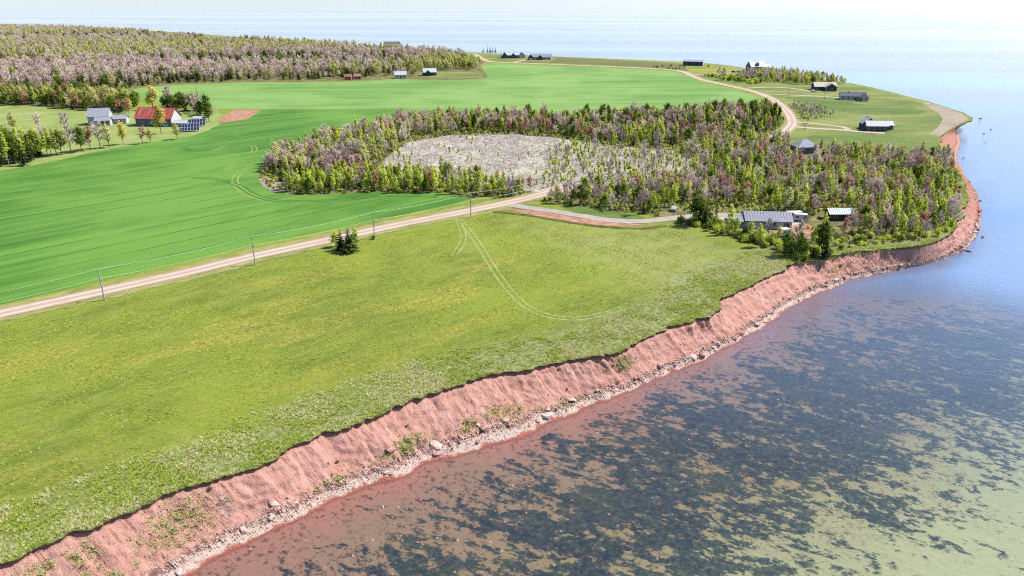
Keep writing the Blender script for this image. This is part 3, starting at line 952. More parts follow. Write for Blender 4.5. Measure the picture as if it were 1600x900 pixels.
def g_bare(seed, h=8, wid=2.3, n=520, size=.9, w=.045, start=.25):
    r = np.random.default_rng(seed)
    mb, _ = trunk_mb(r, h * .9, .12, .04)
    V_, = [[]]
    C, D = [], []
    for path, rr in limbs(r, h * .9, 15, wid * 1.3, start, 1.0, .06):
        mb.tube(path, [rr, rr * .75, rr * .5, rr * .2], 4, False)
        for q in range(n // 15):
            t_ = r.uniform(.2, 1.0)
            i_ = min(int(t_ * 3), 2); f = t_ * 3 - i_
            c_ = path[i_] * (1 - f) + path[i_ + 1] * f
            d_ = path[i_ + 1] - path[i_]
            d_ = d_ / np.linalg.norm(d_) + r.normal(size=3) * .55 + np.array([0, 0, .35])
            C.append(c_); D.append(d_ / np.linalg.norm(d_))
    C, D = np.array(C), np.array(D)
    L = size * r.uniform(.5, 1.2, len(C))[:, None]
    side = np.cross(D, rand_dirs(len(C), r)); side /= np.linalg.norm(side, axis=1)[:, None] + 1e-9
    V, F = quads_at(C + D * L * .5, D * L * .5, side * w)
    return mb, (V, F)

def g_bud(seed, h=7.5, wid=2.0):
    mb, (V, F) = g_bare(seed, h, wid, 300, .8, .03)
    r = np.random.default_rng(seed + 99)
    c = V.reshape(-1, 4, 3)
    tips = np.concatenate([c[:, 1], c[:, 2], c.mean(1)])
    tips = tips[r.random(len(tips)) < .75]
    V2, F2 = leaves(r, tips + r.normal(size=tips.shape) * .14, .26)
    return mb, (np.vstack([V, V2]), np.vstack([F, F2 + len(V)]))

def g_spruce(seed, h=8, wid=1.9, ragged=.25):
    r = np.random.default_rng(seed)
    mb, _ = trunk_mb(r, h * .98, .13, .01)
    Vs_, Fs, n = [], [], 0
    L = 22
    for k in range(L):
        f = (k + .5) / L
        z = h * (.07 + .92 * f)
        rad_ = wid * (1 - f) ** .85 * r.uniform(1 - ragged, 1 + ragged * .5) + .08
        m = max(4, int(11 * (1 - f) + 4))
        for q in range(m):
            a = r.uniform(0, 2 * math.pi)
            rr = rad_ * r.uniform(.65, 1.1)
            d_ = np.array([math.cos(a), math.sin(a), -.28 + .5 * f])
            s_ = np.array([-math.sin(a), math.cos(a), 0])
            for seg in range(4):                       # stepped, feathery branch
                t0, t1 = seg / 4, (seg + 1.15) / 4
                w_ = .34 * rr * (1 - seg / 4.6) * r.uniform(.5, 1.1) * .55 + .05
                tilt = r.normal() * .25
                ss = s_ + np.array([0, 0, tilt])
                p0 = np.array([0, 0, z]) + d_ * rr * t0; p1 = np.array([0, 0, z]) + d_ * rr * t1 + np.array([0, 0, -.05])
                Vs_ += [p0 - ss * w_ * .6, p0 + ss * w_ * .6, p1 + ss * w_, p1 - ss * w_]
    V = np.array(Vs_); F = np.arange(len(V)).reshape(-1, 4)
    return mb, (V, F)

def g_shrub(seed, h=2.2, wid=1.5, n=520, size=.26):
    r = np.random.default_rng(seed)
    mb = MB()
    C = []
    for k in range(9):
        a = r.uniform(0, 6.28); b = r.uniform(.1, .9)
        tip = np.array([math.cos(a) * wid * b * .8, math.sin(a) * wid * b * .8, h * (1 - .45 * b) * r.uniform(.75, 1.05)])
        mb.tube([(0, 0, -.05), tuple(tip * .5 + np.array([0, 0, .1])), tuple(tip)], [.05, .035, .012], 4, False)
        for s_ in range(4):
            c_ = tip * r.uniform(.45, 1.0)
            C.append(c_ + r.normal(size=(n // 36, 3)) * np.array([.33, .33, .26]) * wid / 1.5)
    V, F = leaves(r, np.concatenate(C), size)
    V[:, 2] = np.maximum(V[:, 2], .02)
    return mb, (V, F)

def g_snag(seed, h=4.5):
    r = np.random.default_rng(seed)
    mb, _ = trunk_mb(r, h, .09, .04, 5)
    for k in range(5):
        z = h * r.uniform(.35, .95); a = r.uniform(0, 6.28); L = r.uniform(.2, .7)
        mb.tube([(0, 0, z), (math.cos(a) * L, math.sin(a) * L, z + L * r.uniform(-.1, .6))], [.03, .01], 4, False)
    return mb, None

KINDS = {}
def kind(key, name, gens, trunk_mat, crown_mat, crown='crown', trunk='trunk'):
    vs_ = []
    for g_ in gens:
        mb, cr = g_
        tm = mb.mesh(trunk, trunk_mat)
        Vt_ = np.concatenate(mb.V)
        Ft = np.concatenate(mb.Q)
        if cr is not None:
            cm = mk_mesh(crown, cr[0], [cr[1]], [crown_mat])
            full = mk_mesh(name, np.vstack([Vt_, cr[0]]), [np.vstack([Ft, cr[1] + len(Vt_)])], [trunk_mat, crown_mat],
                           np.concatenate([np.zeros(len(Ft)), np.ones(len(cr[1]))]))
        else:
            cm, full = None, tm
        vs_.append((tm, cm, full))
    KINDS[key] = dict(name=name, v=vs_, crown=crown, trunk=trunk, protos=None)

kind('leafy', 'leafy_tree', [g_leafy(1, 7.5, 1.7, 760, .32), g_leafy(2, 8.4, 1.4, 700, .32), g_leafy(3, 6.8, 2.0, 800, .32), g_leafy(4, 8.0, 1.2, 620, .32), g_leafy(5, 7.0, 1.5, 420, .30)], PALEBARK, LEAF)
kind('pale', 'pale_leafy_tree', [g_leafy(11, 8, 2.3, 640, .36), g_leafy(12, 8.8, 1.9, 560, .36), g_leafy(13, 7.5, 2.5, 760, .36)], BARK, LEAFPALE)
kind('dark', 'broadleaf_tree', [g_leafy(21, 7.5, 2.6, 1300, .36, .15), g_leafy(22, 7, 2.4, 1300, .36, .15), g_leafy(23, 6.5, 2.8, 1300, .36, .15)], DARKBARK, LEAFDARK)
kind('bare', 'bare_tree', [g_bare(31), g_bare(32, 8.6, 2.0), g_bare(33, 7.2, 2.6)], BARK, TWIG)
kind('pink', 'budding_tree', [g_bare(41, 8.5, 2.6, 640, .8, .06), g_bare(42, 8, 2.9, 640, .8, .06), g_bare(43, 9, 2.4, 640, .8, .06)], BARK, PINKTWIG)
kind('red', 'red_budded_maple', [g_bud(51), g_bud(52, 8, 1.8), g_bud(53, 6.8, 2.2)], BARK, RED)
kind('spruce', 'spruce_tree', [g_spruce(61), g_spruce(62, 9, 1.8), g_spruce(63, 7, 2.0), g_spruce(64, 8.5, 1.5)], DARKBARK, NEEDLE)
kind('shrub', 'leafy_shrub', [g_shrub(71), g_shrub(72, 2.6, 1.4), g_shrub(73, 1.8, 1.7)], BARK, LEAF, 'foliage', 'stem')
kind('dshrub', 'dark_shrub', [g_shrub(81, 2.6, 1.8), g_shrub(82, 3.0, 1.7), g_shrub(83, 2.2, 2.0)], DARKBARK, LEAFDARK, 'foliage', 'stem')
kind('sapling', 'sapling', [g_leafy(91, 2.8, .75, 260, .26, .1), g_leafy(92, 3.3, .7, 260, .26, .1), g_spruce(93, 2.6, .9)], BARK, LEAF)
kind('snag', 'dead_snag', [g_snag(101), g_snag(102, 5.5), g_snag(103, 3.6), g_snag(104, 6.5)], DEADWOOD, None)
kind('willow', 'willow_tree', [g_leafy(111, 8, 2.6, 1300, .34, .2)], BARK, YELLOWLEAF)

def plant(key, xy, scale=1.0, sz=None, rz=None, var=None, label=None, cat=None, group=None, z=ZL + .05):
    K = KINDS[key]
    v = K['v'][var if var is not None else int(rng.integers(len(K['v'])))]
    rz = rng.uniform(0, 6.28) if rz is None else rz
    s = (scale, scale, sz if sz is not None else scale)
    if v[1] is None:
        o = obj(K['name'], v[0], None, (xy[0], xy[1], z), rz); o.scale = s
    else:
        o = empty(K['name'], (xy[0], xy[1], z), rz); o.scale = s
        obj(K['trunk'], v[0], o); obj(K['crown'], v[1], o)
    tag(o, label, cat, group)
    return o

# geometry-node scatter for what nobody could count
def protos(key):
    K = KINDS[key]
    if K['protos'] is None:
        K['protos'] = [bpy.data.objects.new(K['name'] + '_form', v[2]) for v in K['v']]
    return K['protos']

def scatter(name, pts, rz, sc, idx, plist, label, cat):
    me = bpy.data.meshes.new(name)
    me.vertices.add(len(pts))
    me.vertices.foreach_set('co', np.asarray(pts, np.float32).ravel())
    set_attr(me, 'rz', rz); set_attr(me, 'sc', sc)
    a = me.attributes.new('pi', 'INT', 'POINT'); a.data.foreach_set('value', np.asarray(idx, np.int32))
    o = obj(name, me)
    ng = bpy.data.node_groups.new(name + '_nodes', 'GeometryNodeTree')
    ng.interface.new_socket('Geometry', in_out='INPUT', socket_type='NodeSocketGeometry')
    ng.interface.new_socket('Geometry', in_out='OUTPUT', socket_type='NodeSocketGeometry')
    N, Lk = ng.nodes, ng.links
    gi = N.new('NodeGroupInput'); go = N.new('NodeGroupOutput')
    def att(nm, typ):
        x = N.new('GeometryNodeInputNamedAttribute'); x.data_type = typ; x.inputs['Name'].default_value = nm
        return x.outputs['Attribute']
    arz, asc, api = att('rz', 'FLOAT'), att('sc', 'FLOAT'), att('pi', 'INT')
    cx = N.new('ShaderNodeCombineXYZ'); Lk.new(arz, cx.inputs[2])
    er = N.new('FunctionNodeEulerToRotation'); Lk.new(cx.outputs[0], er.inputs[0])
    jn = N.new('GeometryNodeJoinGeometry')
    for k, po in enumerate(plist):
        cmp_ = N.new('FunctionNodeCompare'); cmp_.data_type = 'INT'; cmp_.operation = 'EQUAL'
        isock = [s_ for s_ in cmp_.inputs if s_.type == 'INT']
        Lk.new(api, isock[0]); isock[1].default_value = k
        oi = N.new('GeometryNodeObjectInfo'); oi.inputs['Object'].default_value = po
        oi.inputs['As Instance'].default_value = True
        ip = N.new('GeometryNodeInstanceOnPoints')
        Lk.new(gi.outputs[0], ip.inputs['Points']); Lk.new(cmp_.outputs[0], ip.inputs['Selection'])
        Lk.new(oi.outputs['Geometry'], ip.inputs['Instance']); Lk.new(er.outputs[0], ip.inputs['Rotation'])
        Lk.new(asc, ip.inputs['Scale'])
        Lk.new(ip.outputs[0], jn.inputs[0])
    Lk.new(jn.outputs[0], go.inputs[0])
    md = o.modifiers.new('scatter', 'NODES'); md.node_group = ng
    tag(o, label, cat, None, 'stuff')
    return o

# ------------------------------------------------------------------ where plants stand
HOUSES = []          # (x, y, radius) kept free of trees
for px, py, r_ in ((1197, 358, 13), (1250, 345, 8), (1309, 338, 7), (1309, 349, 7), (1309, 356, 5), (1255, 232, 8), (1256, 241, 9), (1258, 249, 9), (1238, 366, 8), (1055, 333, 5), (249, 197, 15), (158, 196, 13), (302, 204, 11), (250, 208, 8), (672, 118, 8), (628, 122, 7),
                   (552, 123, 8), (613, 79, 10), (228, 46, 9), (795, 88, 14), (843, 92, 12), (1180, 111, 10), (1288, 142, 10), (1334, 157, 10), (1083, 102, 10)):
    HOUSES.append((*at(px, py), r_))
HOUSES = np.array(HOUSES)
DRIVE = P([(860, 329), (905, 337), (955, 344), (1005, 346), (1060, 340), (1110, 336), (1160, 337)])
rdense = smooth_line(road[:12], 6)
rdense2 = smooth_line(road[14:], 6)

def zone(poly, sp, z=ZL):
    q = P(poly) if not isinstance(poly, np.ndarray) else poly
    x0, y0 = q.min(0); x1, y1 = q.max(0)
    gx, gy = np.meshgrid(np.arange(x0, x1, sp), np.arange(y0, y1, sp))
    p = np.stack([gx.ravel(), gy.ravel()], 1)
    p = p + rng.uniform(-.48, .48, p.shape) * sp
    p = p[inside(p, q)]
    p = p[(dist_line(p, rdense) > 5.0) & (dist_line(p, rdense2) > 5.0)]
    p = p[dist_line(p, DRIVE) > 4.0]
    for hx, hy, hr in HOUSES:
        p = p[np.hypot(p[:, 0] - hx, p[:, 1] - hy) > hr]
    return p

TREES = []           # (kind, x, y, scale, zone)
def grow(zname, poly, sp, mixf, s0=.8, s1=1.15):
    p = zone(poly, sp)
    n1 = fbm(p[:, 0] * .03, p[:, 1] * .03, 101, 3); n2 = fbm(p[:, 0] * .05 + 40, p[:, 1] * .05, 131, 3)
    for (x, y), a, b in zip(p, n1, n2):
        pr = mixf(x, y, a, b)
        ks = list(pr.keys()); w = np.array([max(pr[k_], 0) for k_ in ks]); w /= w.sum()
        TREES.append((ks[int(rng.choice(len(ks), p=w))], x, y, rng.uniform(s0, s1), zname))

grow('west', [(412, 270), (425, 254), (452, 241), (502, 225), (562, 209), (622, 194), (692, 188), (700, 209), (650, 216), (606, 245), (590, 262), (520, 282), (470, 285), (440, 278)], 4.0,
     lambda x, y, a, b: dict(leafy=.3 + 1.5 * (a - .5), pale=.3, bare=.3, pink=.25 + (b - .5), red=.14 + 1.6 * (b - .52), dark=.05, spruce=.03), .75, 1.2)
grow('fringe', [(440, 300), (455, 285), (520, 281), (600, 270), (650, 277), (720, 283), (830, 300), (842, 303), (800, 309), (738, 308), (690, 302), (560, 300), (500, 303)], 2.8,
     lambda x, y, a, b: dict(leafy=.7, shrub=.28, pale=.08, dark=.06, spruce=.03, bare=.1, red=.04), .6, 1.05)
grow('north', [(700, 188), (760, 186), (900, 188), (1040, 182), (1110, 176), (1195, 170), (1210, 178), (1218, 190), (1200, 210), (1120, 222), (1040, 232), (960, 229), (880, 214), (800, 208), (700, 210)], 4.0,
     lambda x, y, a, b: dict(leafy=.32 + .8 * (a - .5), bare=.2, red=.2 + 1.6 * (b - .5), pink=.08, dark=.12 + max(0, (x - 60) / 300), spruce=.05 + max(0, (x - 65) / 160.)), .72, 1.15)
def eastmix(x, y, a, b):
    front = float(np.clip(1 - (y - 240) / 40.0, 0, 1))
    return dict(leafy=.52 + .3 * front + 1.8 * (a - .5) + (.2 if x > 120 else 0), pale=.2, bare=.34 + .8 * (b - .5), pink=.16, red=.24 + 1.4 * (b - .52) - .2 * front, dark=.08 + .12 * front, spruce=.05, snag=.04)
grow('east', [(852, 314), (885, 305), (960, 296), (1050, 282), (1110, 262), (1060, 240), (1120, 224), (1200, 216), (1250, 233), (1350, 241), (1438, 250), (1474, 246), (1487, 263), (1496, 290),
              (1497, 328), (1478, 352), (1440, 368), (1380, 372), (1300, 372), (1290, 352), (1200, 326), (1130, 322), (1060, 322), (1030, 332), (1000, 336), (955, 330), (905, 322), (870, 320)], 3.5, eastmix, .5, 1.02)
grow('clearing', [(830, 294), (885, 300), (960, 291), (1055, 278), (1108, 258), (1050, 237), (950, 229), (880, 220), (860, 250), (850, 275)], 3.3,
     lambda x, y, a, b: dict(sapling=.6, shrub=.1, snag=.2, bare=.03), .6, 1.05)
grow('clearing', [(596, 262), (640, 224), (700, 215), (800, 212), (870, 222), (860, 250), (830, 290), (720, 278), (640, 272)], 5.2,
     lambda x, y, a, b: dict(snag=.8, sapling=.2), .6, 1.1)
grow('shorehedge', [(1045, 345), (1062, 333), (1110, 342), (1150, 364), (1205, 378), (1262, 384), (1300, 398), (1285, 407), (1245, 408), (1190, 388), (1140, 370), (1090, 356)], 2.3,
     lambda x, y, a, b: dict(shrub=.4, dshrub=.42, leafy=.12, dark=.1, spruce=.03, bare=.04), .75, 1.3)
grow('shorehedge', [(1300, 372), (1380, 370), (1440, 366), (1480, 350), (1490, 355), (1465, 372), (1400, 378), (1310, 384)], 3.0,
     lambda x, y, a, b: dict(shrub=.5, dshrub=.2, bare=.3, snag=.12), .6, 1.0)
grow('point', [(1168, 119), (1200, 129), (1262, 133), (1300, 131), (1326, 132), (1318, 128), (1250, 118), (1205, 113), (1190, 114)], 4.0,
     lambda x, y, a, b: dict(pale=.4, leafy=.3, shrub=.3, dark=.15, spruce=.08, pink=.15), .6, .95)
grow('point', [(1098, 118), (1120, 118), (1165, 121), (1200, 130), (1180, 132), (1130, 126)], 4.0, lambda x, y, a, b: dict(shrub=.6, dshrub=.2, bare=.1), .8, 1.4)
grow('point', [(1222, 162), (1250, 163), (1290, 172), (1302, 182), (1270, 186), (1246, 186), (1232, 175)], 3.0, lambda x, y, a, b: dict(shrub=.3, dshrub=.2, bare=.5, snag=.2), .35, .6)
grow('farm', [(-100, 166), (0, 166), (60, 164), (130, 174), (205, 178), (216, 166), (205, 155), (150, 152), (60, 150), (-100, 150)], 4.5,
     lambda x, y, a, b: dict(dark=.3, leafy=.25, pale=.25, red=.25, spruce=.12), 1.0, 1.5)
grow('farm', [(250, 170), (290, 176), (325, 183), (330, 176), (300, 167), (262, 164)], 5.0, lambda x, y, a, b: dict(dark=.5, pink=.3, spruce=.15), 1.1, 1.5)
grow('farm', [(-60, 268), (0, 262), (50, 252), (82, 245), (80, 235), (40, 240), (-60, 255)], 3.8, lambda x, y, a, b: dict(leafy=.65, dark=.15, spruce=.1, bare=.12), 1.3, 1.85)
grow('cottages', [(640, 112), (690, 111), (750, 108), (752, 100), (690, 92), (640, 100)], 6.0, lambda x, y, a, b: dict(pale=.7, pink=.1, leafy=.15, dark=.12), .9, 1.3)
grow('cottages', [(530, 121), (600, 119), (650, 119), (648, 113), (560, 113), (530, 114)], 7.0, lambda x, y, a, b: dict(dark=.35, spruce=.3, pink=.25, pale=.25), .8, 1.2)
# the big far wood
FAR = [(-100, 148), (60, 146), (150, 148), (172, 147), (190, 139), (225, 134), (275, 130), (335, 128), (405, 125), (480, 125), (560, 122), (620, 112), (660, 104), (690, 90), (738, 88), (690, 83.5), (600, 79.5), (500, 72), (400, 65), (240, 53.5), (100, 47), (-100, 43)]
def farmix(x, y, a, b):
    sp = max(0, (vnoise(x * .0035 + 3, y * .012, 77) - .52)) * 9
    gr = max(0, (vnoise(x * .004 + 30, y * .012, 57) - .52)) * 9
    edge = 1.5 if y > 1150 - x * .55 else 0.1
    return dict(pink=.85, pale=.08 + gr * .6, leafy=.01 + gr * .16, spruce=.06 + sp * 2.0 + edge * .35, dark=.05 + sp * .3, bare=.12)
nf0 = len(TREES)
grow('far', FAR, 6.0, farmix, .6, 1.45)
TREES[:] = [q for q in TREES if q[4] != 'far' or vnoise(np.array([q[1] * .011]), np.array([q[2] * .006]), 909)[0] > .17]
print('far wood', len(TREES) - nf0, 'others', nf0)

# single trees that stand out ---------------------------------------
def one(key, px, py, scale, label, cat='tree', var=0, sz=None, group=None):
    return plant(key, at(px, py), scale, sz, None, var, label, cat, group)
one('spruce', 546, 394, 1.7, 'dark spruce in the lone clump of three beside the dirt road', var=2, sz=1.12)
one('spruce', 533, 391, 1.35, 'smaller dark spruce on the left of the lone roadside clump', var=0, sz=.85)
one('leafy', 525, 386, 1.0, 'yellow-green leafy tree in the lone clump beside the dirt road', var=2, sz=.72)
one('leafy', 555, 387, 1.1, 'leafy tree behind the dark spruce of the lone roadside clump', var=0, sz=.82)
one('dshrub', 583.5, 374, .55, 'small round bush at the foot of a roadside pole', 'bush')
one('spruce', 449, 283, 1.0, 'dark spruce at the western tip of the wood', var=2)
one('bare', 421, 268, 1.0, 'grey bare tree at the western tip of the wood', var=0)
one('spruce', 1076, 182, 1.25, 'big dark spruce at the field edge behind the wood', var=2, sz=1.2)
one('spruce', 1126, 205, 1.4, 'tall pointed spruce standing over the back of the wood', var=3)
one('bare', 675, 206, 1.3, 'tall grey leafless tree at the back of the clearing', var=1)
one('bare', 655, 206, 1.15, 'broad grey leafless tree beside the back of the clearing', var=2)
one('bare', 1200, 372, .9, 'pinkish leafless tree in front of the grey roofed house', var=2)
for k, (px, py, ky, s_, lb) in enumerate(((1150, 367, 'leafy', .8, 'leftmost leafy tree in front of the low grey roofed house'), (1172, 372, 'leafy', .75, 'leafy tree before the left end of the grey roofed house'),
                                         (1184, 376, 'dshrub', 1.3, 'dark bush before the middle of the grey roofed house'), (1216, 379, 'leafy', .7, 'leafy tree below the right end of the grey roofed house'), (1236, 384, 'pale', .6, 'pale tree beside the red yard of the grey roofed house'),
                                         (1288, 356, 'leafy', .7, 'leafy tree left of the teal roofed shed'), (1330, 352, 'bare', .8, 'grey leafless tree right of the teal roofed shed'))):
    one(ky, px, py, s_, lb, 'bush' if ky == 'dshrub' else 'tree')
one('willow', 193, 226, 1.15, 'slim yellow-leaved tree at the edge of the farm lawn', sz=1.5)
one('willow', 252, 209, 1.7, 'big yellowish willow in front of the red roofed barn', sz=1.9)
one('willow', 240, 172, 2.3, 'tall yellowish willow behind the red roofed barn', sz=1.9)
one('dark', 327, 191, 1.5, 'round dark tree beside the solar panels')
one('red', 223, 225, 1.35, 'reddish lawn tree nearest the crop field by the farm', var=2)
one('pale', 236, 223, .95, 'small pale tree beside the reddish lawn tree')
one('pale', 277, 218, 1.1, 'small pale tree just in front of the solar panels')
one('spruce', 38, 259, 1.5, 'dark ragged spruce in the row at the left field edge', var=0)
for k, (px, py, ky, s_, lb) in enumerate(((89, 243, 'pale', .9, 'first'), (97, 242, 'dark', .85, 'second'), (112, 240, 'bare', 1.0, 'third'), (128, 237, 'dark', .85, 'fourth'),
                                         (142, 235, 'red', .9, 'fifth'), (157, 232, 'bare', .95, 'sixth'), (171, 231, 'pale', .8, 'seventh'))):
    one(ky, px, py, s_ * 1.85, f'{lb} tree from the left in the thin row edging the crop field', group='thin row of trees by the crop field')
one('pale', 23, 207, 1.4, 'pale spreading tree on the farm lawn, farthest left')
one('pink', 62, 205, 1.3, 'pinkish leafless lawn tree left of the white farmhouse')
one('bare', 104, 208, 1.5, 'grey leafless tree nearest the white farmhouse')
one('spruce', 1183, 117, .9, 'dark conical spruce in front of the white roofed house', var=2)
one('leafy', 1262, 193, .7, 'small leafy tree between the two driveway branches', var=2)
one('snag', 340, 180, 1.6, 'thin bare trunk at the corner of the ploughed plot', var=1)
for k, px in enumerate((755, 761.5, 766, 770, 774)):
    one('spruce', px, 82.6, 1.0 + .12 * (k % 3), f"{['leftmost', 'second', 'middle', 'fourth', 'rightmost'][k]} dark spruce in the short row before the far sea", group='short row of far spruces', var=k % 4)
for k, (px, py) in enumerate(((1022, 105), (1027, 106), (1035, 104), (1045, 108), (1051, 108.5), (1056, 108.5), (1062, 107), (1048, 103.6), (1070, 105.5), (1107, 104.5))):
    one('dshrub', px, py, .75 + .2 * (k % 2), 'small dark round bush planted along the lane by the blue shed', 'bush', group='bushes along the lane by the blue shed')

# sort by kind; the nearest become single trees, the rest one mass
LABEL = dict(
    west='in the western wood by the crop field', fringe='in the bright fringe along the near crop field', north='in the tree belt behind the clearing',
    east='in the wood between the drive and the sea', clearing='on the pale brush clearing', shorehedge='in the hedge above the red cliff', point='among the thickets near the point houses',
    farm='in the trees round the farmyard', cottages='around the far cottages')
ADJ = dict(leafy=('bright green leafy tree', 'tree'), pale=('pale green spreading tree', 'tree'), dark=('dark green broadleaf tree', 'tree'), bare=('grey leafless tree', 'tree'), pink=('pinkish budding tree', 'tree'),
           red=('red budded maple', 'tree'), spruce=('dark spruce', 'tree'), shrub=('low green leafy bush', 'bush'), dshrub=('dark rounded bush', 'bush'), sapling=('small green sapling', 'sapling'), snag=('dead grey trunk', 'dead tree'), willow=('yellow willow', 'tree'))
def place(zn, x, y):
    if zn == 'east':
        if y < 268 and x < 75: return 'just behind the gravel drive'
        if math.hypot(x - at(1196, 352)[0], y - at(1196, 352)[1]) < 24: return 'round the low grey roofed house'
        if x > 190: return 'on the seaward rim of the wood above the point cliff'
        if x > 130 and y < 300: return 'round the small teal roofed shed'
        if x > 130: return 'in the seaward half of the wood behind the shed'
        if y > 320: return 'at the back of the wood below the far driveways'
        return 'in the heart of the wood beyond the clearing saplings'
    if zn == 'clearing':
        return 'on the left half of the pale brush clearing' if x < 0 else ('on the middle of the pale brush clearing' if x < 35 else 'on the right half of the pale clearing')
    if zn == 'north':
        return 'in the left part of the belt behind the clearing' if x < 20 else ('in the middle of the belt behind the clearing' if x < 75 else 'in the belt beside the bend of the far road')
    if zn == 'fringe':
        return 'in the bright fringe near the sandy bank' if x < -50 else 'in the bright fringe nearest the dirt road'
    return LABEL[zn]
LIMIT = 270
rest = []
by = {}
for tr_ in TREES:
    by.setdefault(tr_[0], []).append(tr_)
for key, lst in by.items():
    lst.sort(key=lambda q: (q[4] == 'far', math.hypot(q[1], q[2])))
    for n_, (k_, x, y, s_, zn) in enumerate(lst):
        if n_ < LIMIT and zn != 'far':
            plant(key, (x, y), s_, s_ * rng.uniform(.9, 1.25), label=f'{ADJ[key][0]} {place(zn, x, y)}', cat=ADJ[key][1], group=f"{ADJ[key][0]}{'es' if ADJ[key][0].endswith('sh') else 's'} {place(zn, x, y)}")
        else:
            rest.append((k_, x, y, s_, zn))
def mass(name, lst, label):
    keys = sorted({q[0] for q in lst})
    pl, off = [], {}
    for k_ in keys:
        off[k_] = (len(pl), len(protos(k_))); pl += protos(k_)
    pts = np.array([(q[1], q[2], ZL + .03) for q in lst])
    idx = [off[q[0]][0] + int(rng.integers(off[q[0]][1])) for q in lst]
    scatter(name, pts, rng.uniform(0, 6.28, len(lst)), [q[3] for q in lst], idx, pl, label, 'woodland')
mass('far_wood', [q for q in rest if q[4] == 'far'], 'wide pinkish wood of budding trees and spruces before the far sea')
mass('woodland', [q for q in rest if q[4] != 'far'], 'dense mixed young wood filling the space behind the nearer trees')

# ------------------------------------------------------------------ undergrowth, brush, grass (uncountable)
def tuft_mesh(name, seed, mat, n=9, h=.45, w=.05, spread=.25):
    r = np.random.default_rng(seed)
    V, T = [], []
    for k in range(n):
        a = r.uniform(0, 6.28); x, y = r.normal(size=2) * spread * .4
        l = h * r.uniform(.4, 1.0); ln = r.uniform(.7, 1.5) * l
        s_ = np.array([-math.sin(a), math.cos(a), 0]) * w
        p = np.array([x, y, -.02]); q = p + np.array([math.cos(a) * ln, math.sin(a) * ln, l])
        V += [p - s_, p + s_, q]; T.append((3 * k, 3 * k + 1, 3 * k + 2))
    return bpy.data.objects.new(name, mk_mesh(name, np.array(V), [np.array(T)], [mat]))

def brush_mesh(name, seed, mat, n=26, h=1.2, w=.03, spread=.9):
    r = np.random.default_rng(seed)
    C = np.column_stack([r.normal(size=(n, 2)) * spread * .5, np.full(n, h * .3)])
    D = rand_dirs(n, r); D[:, 2] = np.abs(D[:, 2]) * .9 + .05
    D /= np.linalg.norm(D, axis=1)[:, None]
    L = h * r.uniform(.5, 1.2, n)[:, None] * .5
    S_ = np.cross(D, rand_dirs(n, r)); S_ /= np.linalg.norm(S_, axis=1)[:, None]
    V, F = quads_at(C, D * L, S_ * w)
    V[:, 2] = np.maximum(V[:, 2], .02)
    return bpy.data.objects.new(name, mk_mesh(name, V, [F], [mat]))

green_t = [tuft_mesh('grass_form', 1, GRASSBLADE), tuft_mesh('grass_form', 2, GRASSBLADE, 8, .35)]
dry_t = [tuft_mesh('dry_grass_form', 3, DRYBLADE, 10, .5), tuft_mesh('dry_grass_form', 4, GRASSBLADE, 10, .5), tuft_mesh('dry_grass_form', 6, WEEDLEAF, 10, .4)]

def in_view(p, z=ZL, m=60):
    yy = p[:, 1]; dz = CAMZ - z
    depth = yy * CP + dz * SP
    u = p[:, 0] / depth * FPX + 800; v = (dz * CP - yy * SP) / depth * FPX + 450
    return (u > -m) & (u < 1600 + m) & (v < 900 + m) & (depth > 0)

roadn = P([(-140, 545), (0, 508), (160, 472), (300, 440), (395, 417), (510, 392), (600, 370), (700, 349), (760, 336), (835, 345), (900, 356), (960, 363), (1040, 358), (1130, 375), (1200, 398), (1245, 415)])
meadow_poly = np.vstack([roadn, E[(E[:, 1] < 245) & (E[:, 0] < 130)][::-1][::4]])
N = 210000
x0, y0 = meadow_poly.min(0); x1, y1 = meadow_poly.max(0)
p = np.column_stack([rng.uniform(x0, x1, N), rng.uniform(y0, y1, N)])
p = p[inside(p, meadow_poly) & in_view(p)]
dd = np.hypot(p[:, 0], p[:, 1])
cl_ = fbm(p[:, 0] * .15, p[:, 1] * .15, 201, 4)
p = p[(rng.random(len(p)) < np.clip((cl_ - .30) * 3, .12, 1))]
scatter('meadow_grass', np.column_stack([p, np.full(len(p), ZL)]), rng.uniform(0, 6.28, len(p)), rng.uniform(.3, .8, len(p)), rng.choice(3, len(p), p=[.5, .44, .06]), green_t + dry_t[:1],
        'green grass tufts all over the meadow above the cliff', 'grass')
# rough bleached grass on the cliff top
sel = np.where((E[:, 1] < 330))[0]
q = sel[rng.integers(0, len(sel), 46000)]
back = rng.random(len(q)) ** 1.3 * 15
p = E[q] - dirn[q] * (back - .1)[:, None] + rng.normal(size=(len(q), 2)) * .4
ok = inside(p, land_poly[::1]) & in_view(p)
p = p[ok]
nn = fbm(p[:, 0] * .2, p[:, 1] * .2, 211, 4)
p = p[rng.random(len(p)) < np.clip((nn - .32) * 4, .1, 1)]
nn = fbm(p[:, 0] * .12, p[:, 1] * .12, 215, 3)
ix = np.where(rng.random(len(p)) < np.clip((nn - .38) * 4, .1, .9), 0, np.where(rng.random(len(p)) < .7, 1, 2))
scatter('cliff_top_grass', np.column_stack([p, np.full(len(p), ZL)]), rng.uniform(0, 6.28, len(p)), rng.uniform(.5, 1.2, len(p)), ix, dry_t,
        'bleached rough grass fringing the top of the red cliff', 'grass')

# cliff surface sampling
grid = Vc.reshape(nS, nU, 3)
def cliff_pt(i_, u_):
    f = np.interp(u_, uu, np.arange(nU)); j_ = int(f); f -= j_
    j2 = min(j_ + 1, nU - 1)
    return grid[i_, j_] * (1 - f) + grid[i_, j2] * f

def nearest_s(px, py):
    q = np.array(at(px, py))
    return int(np.argmin(np.hypot(*(E - q).T)))

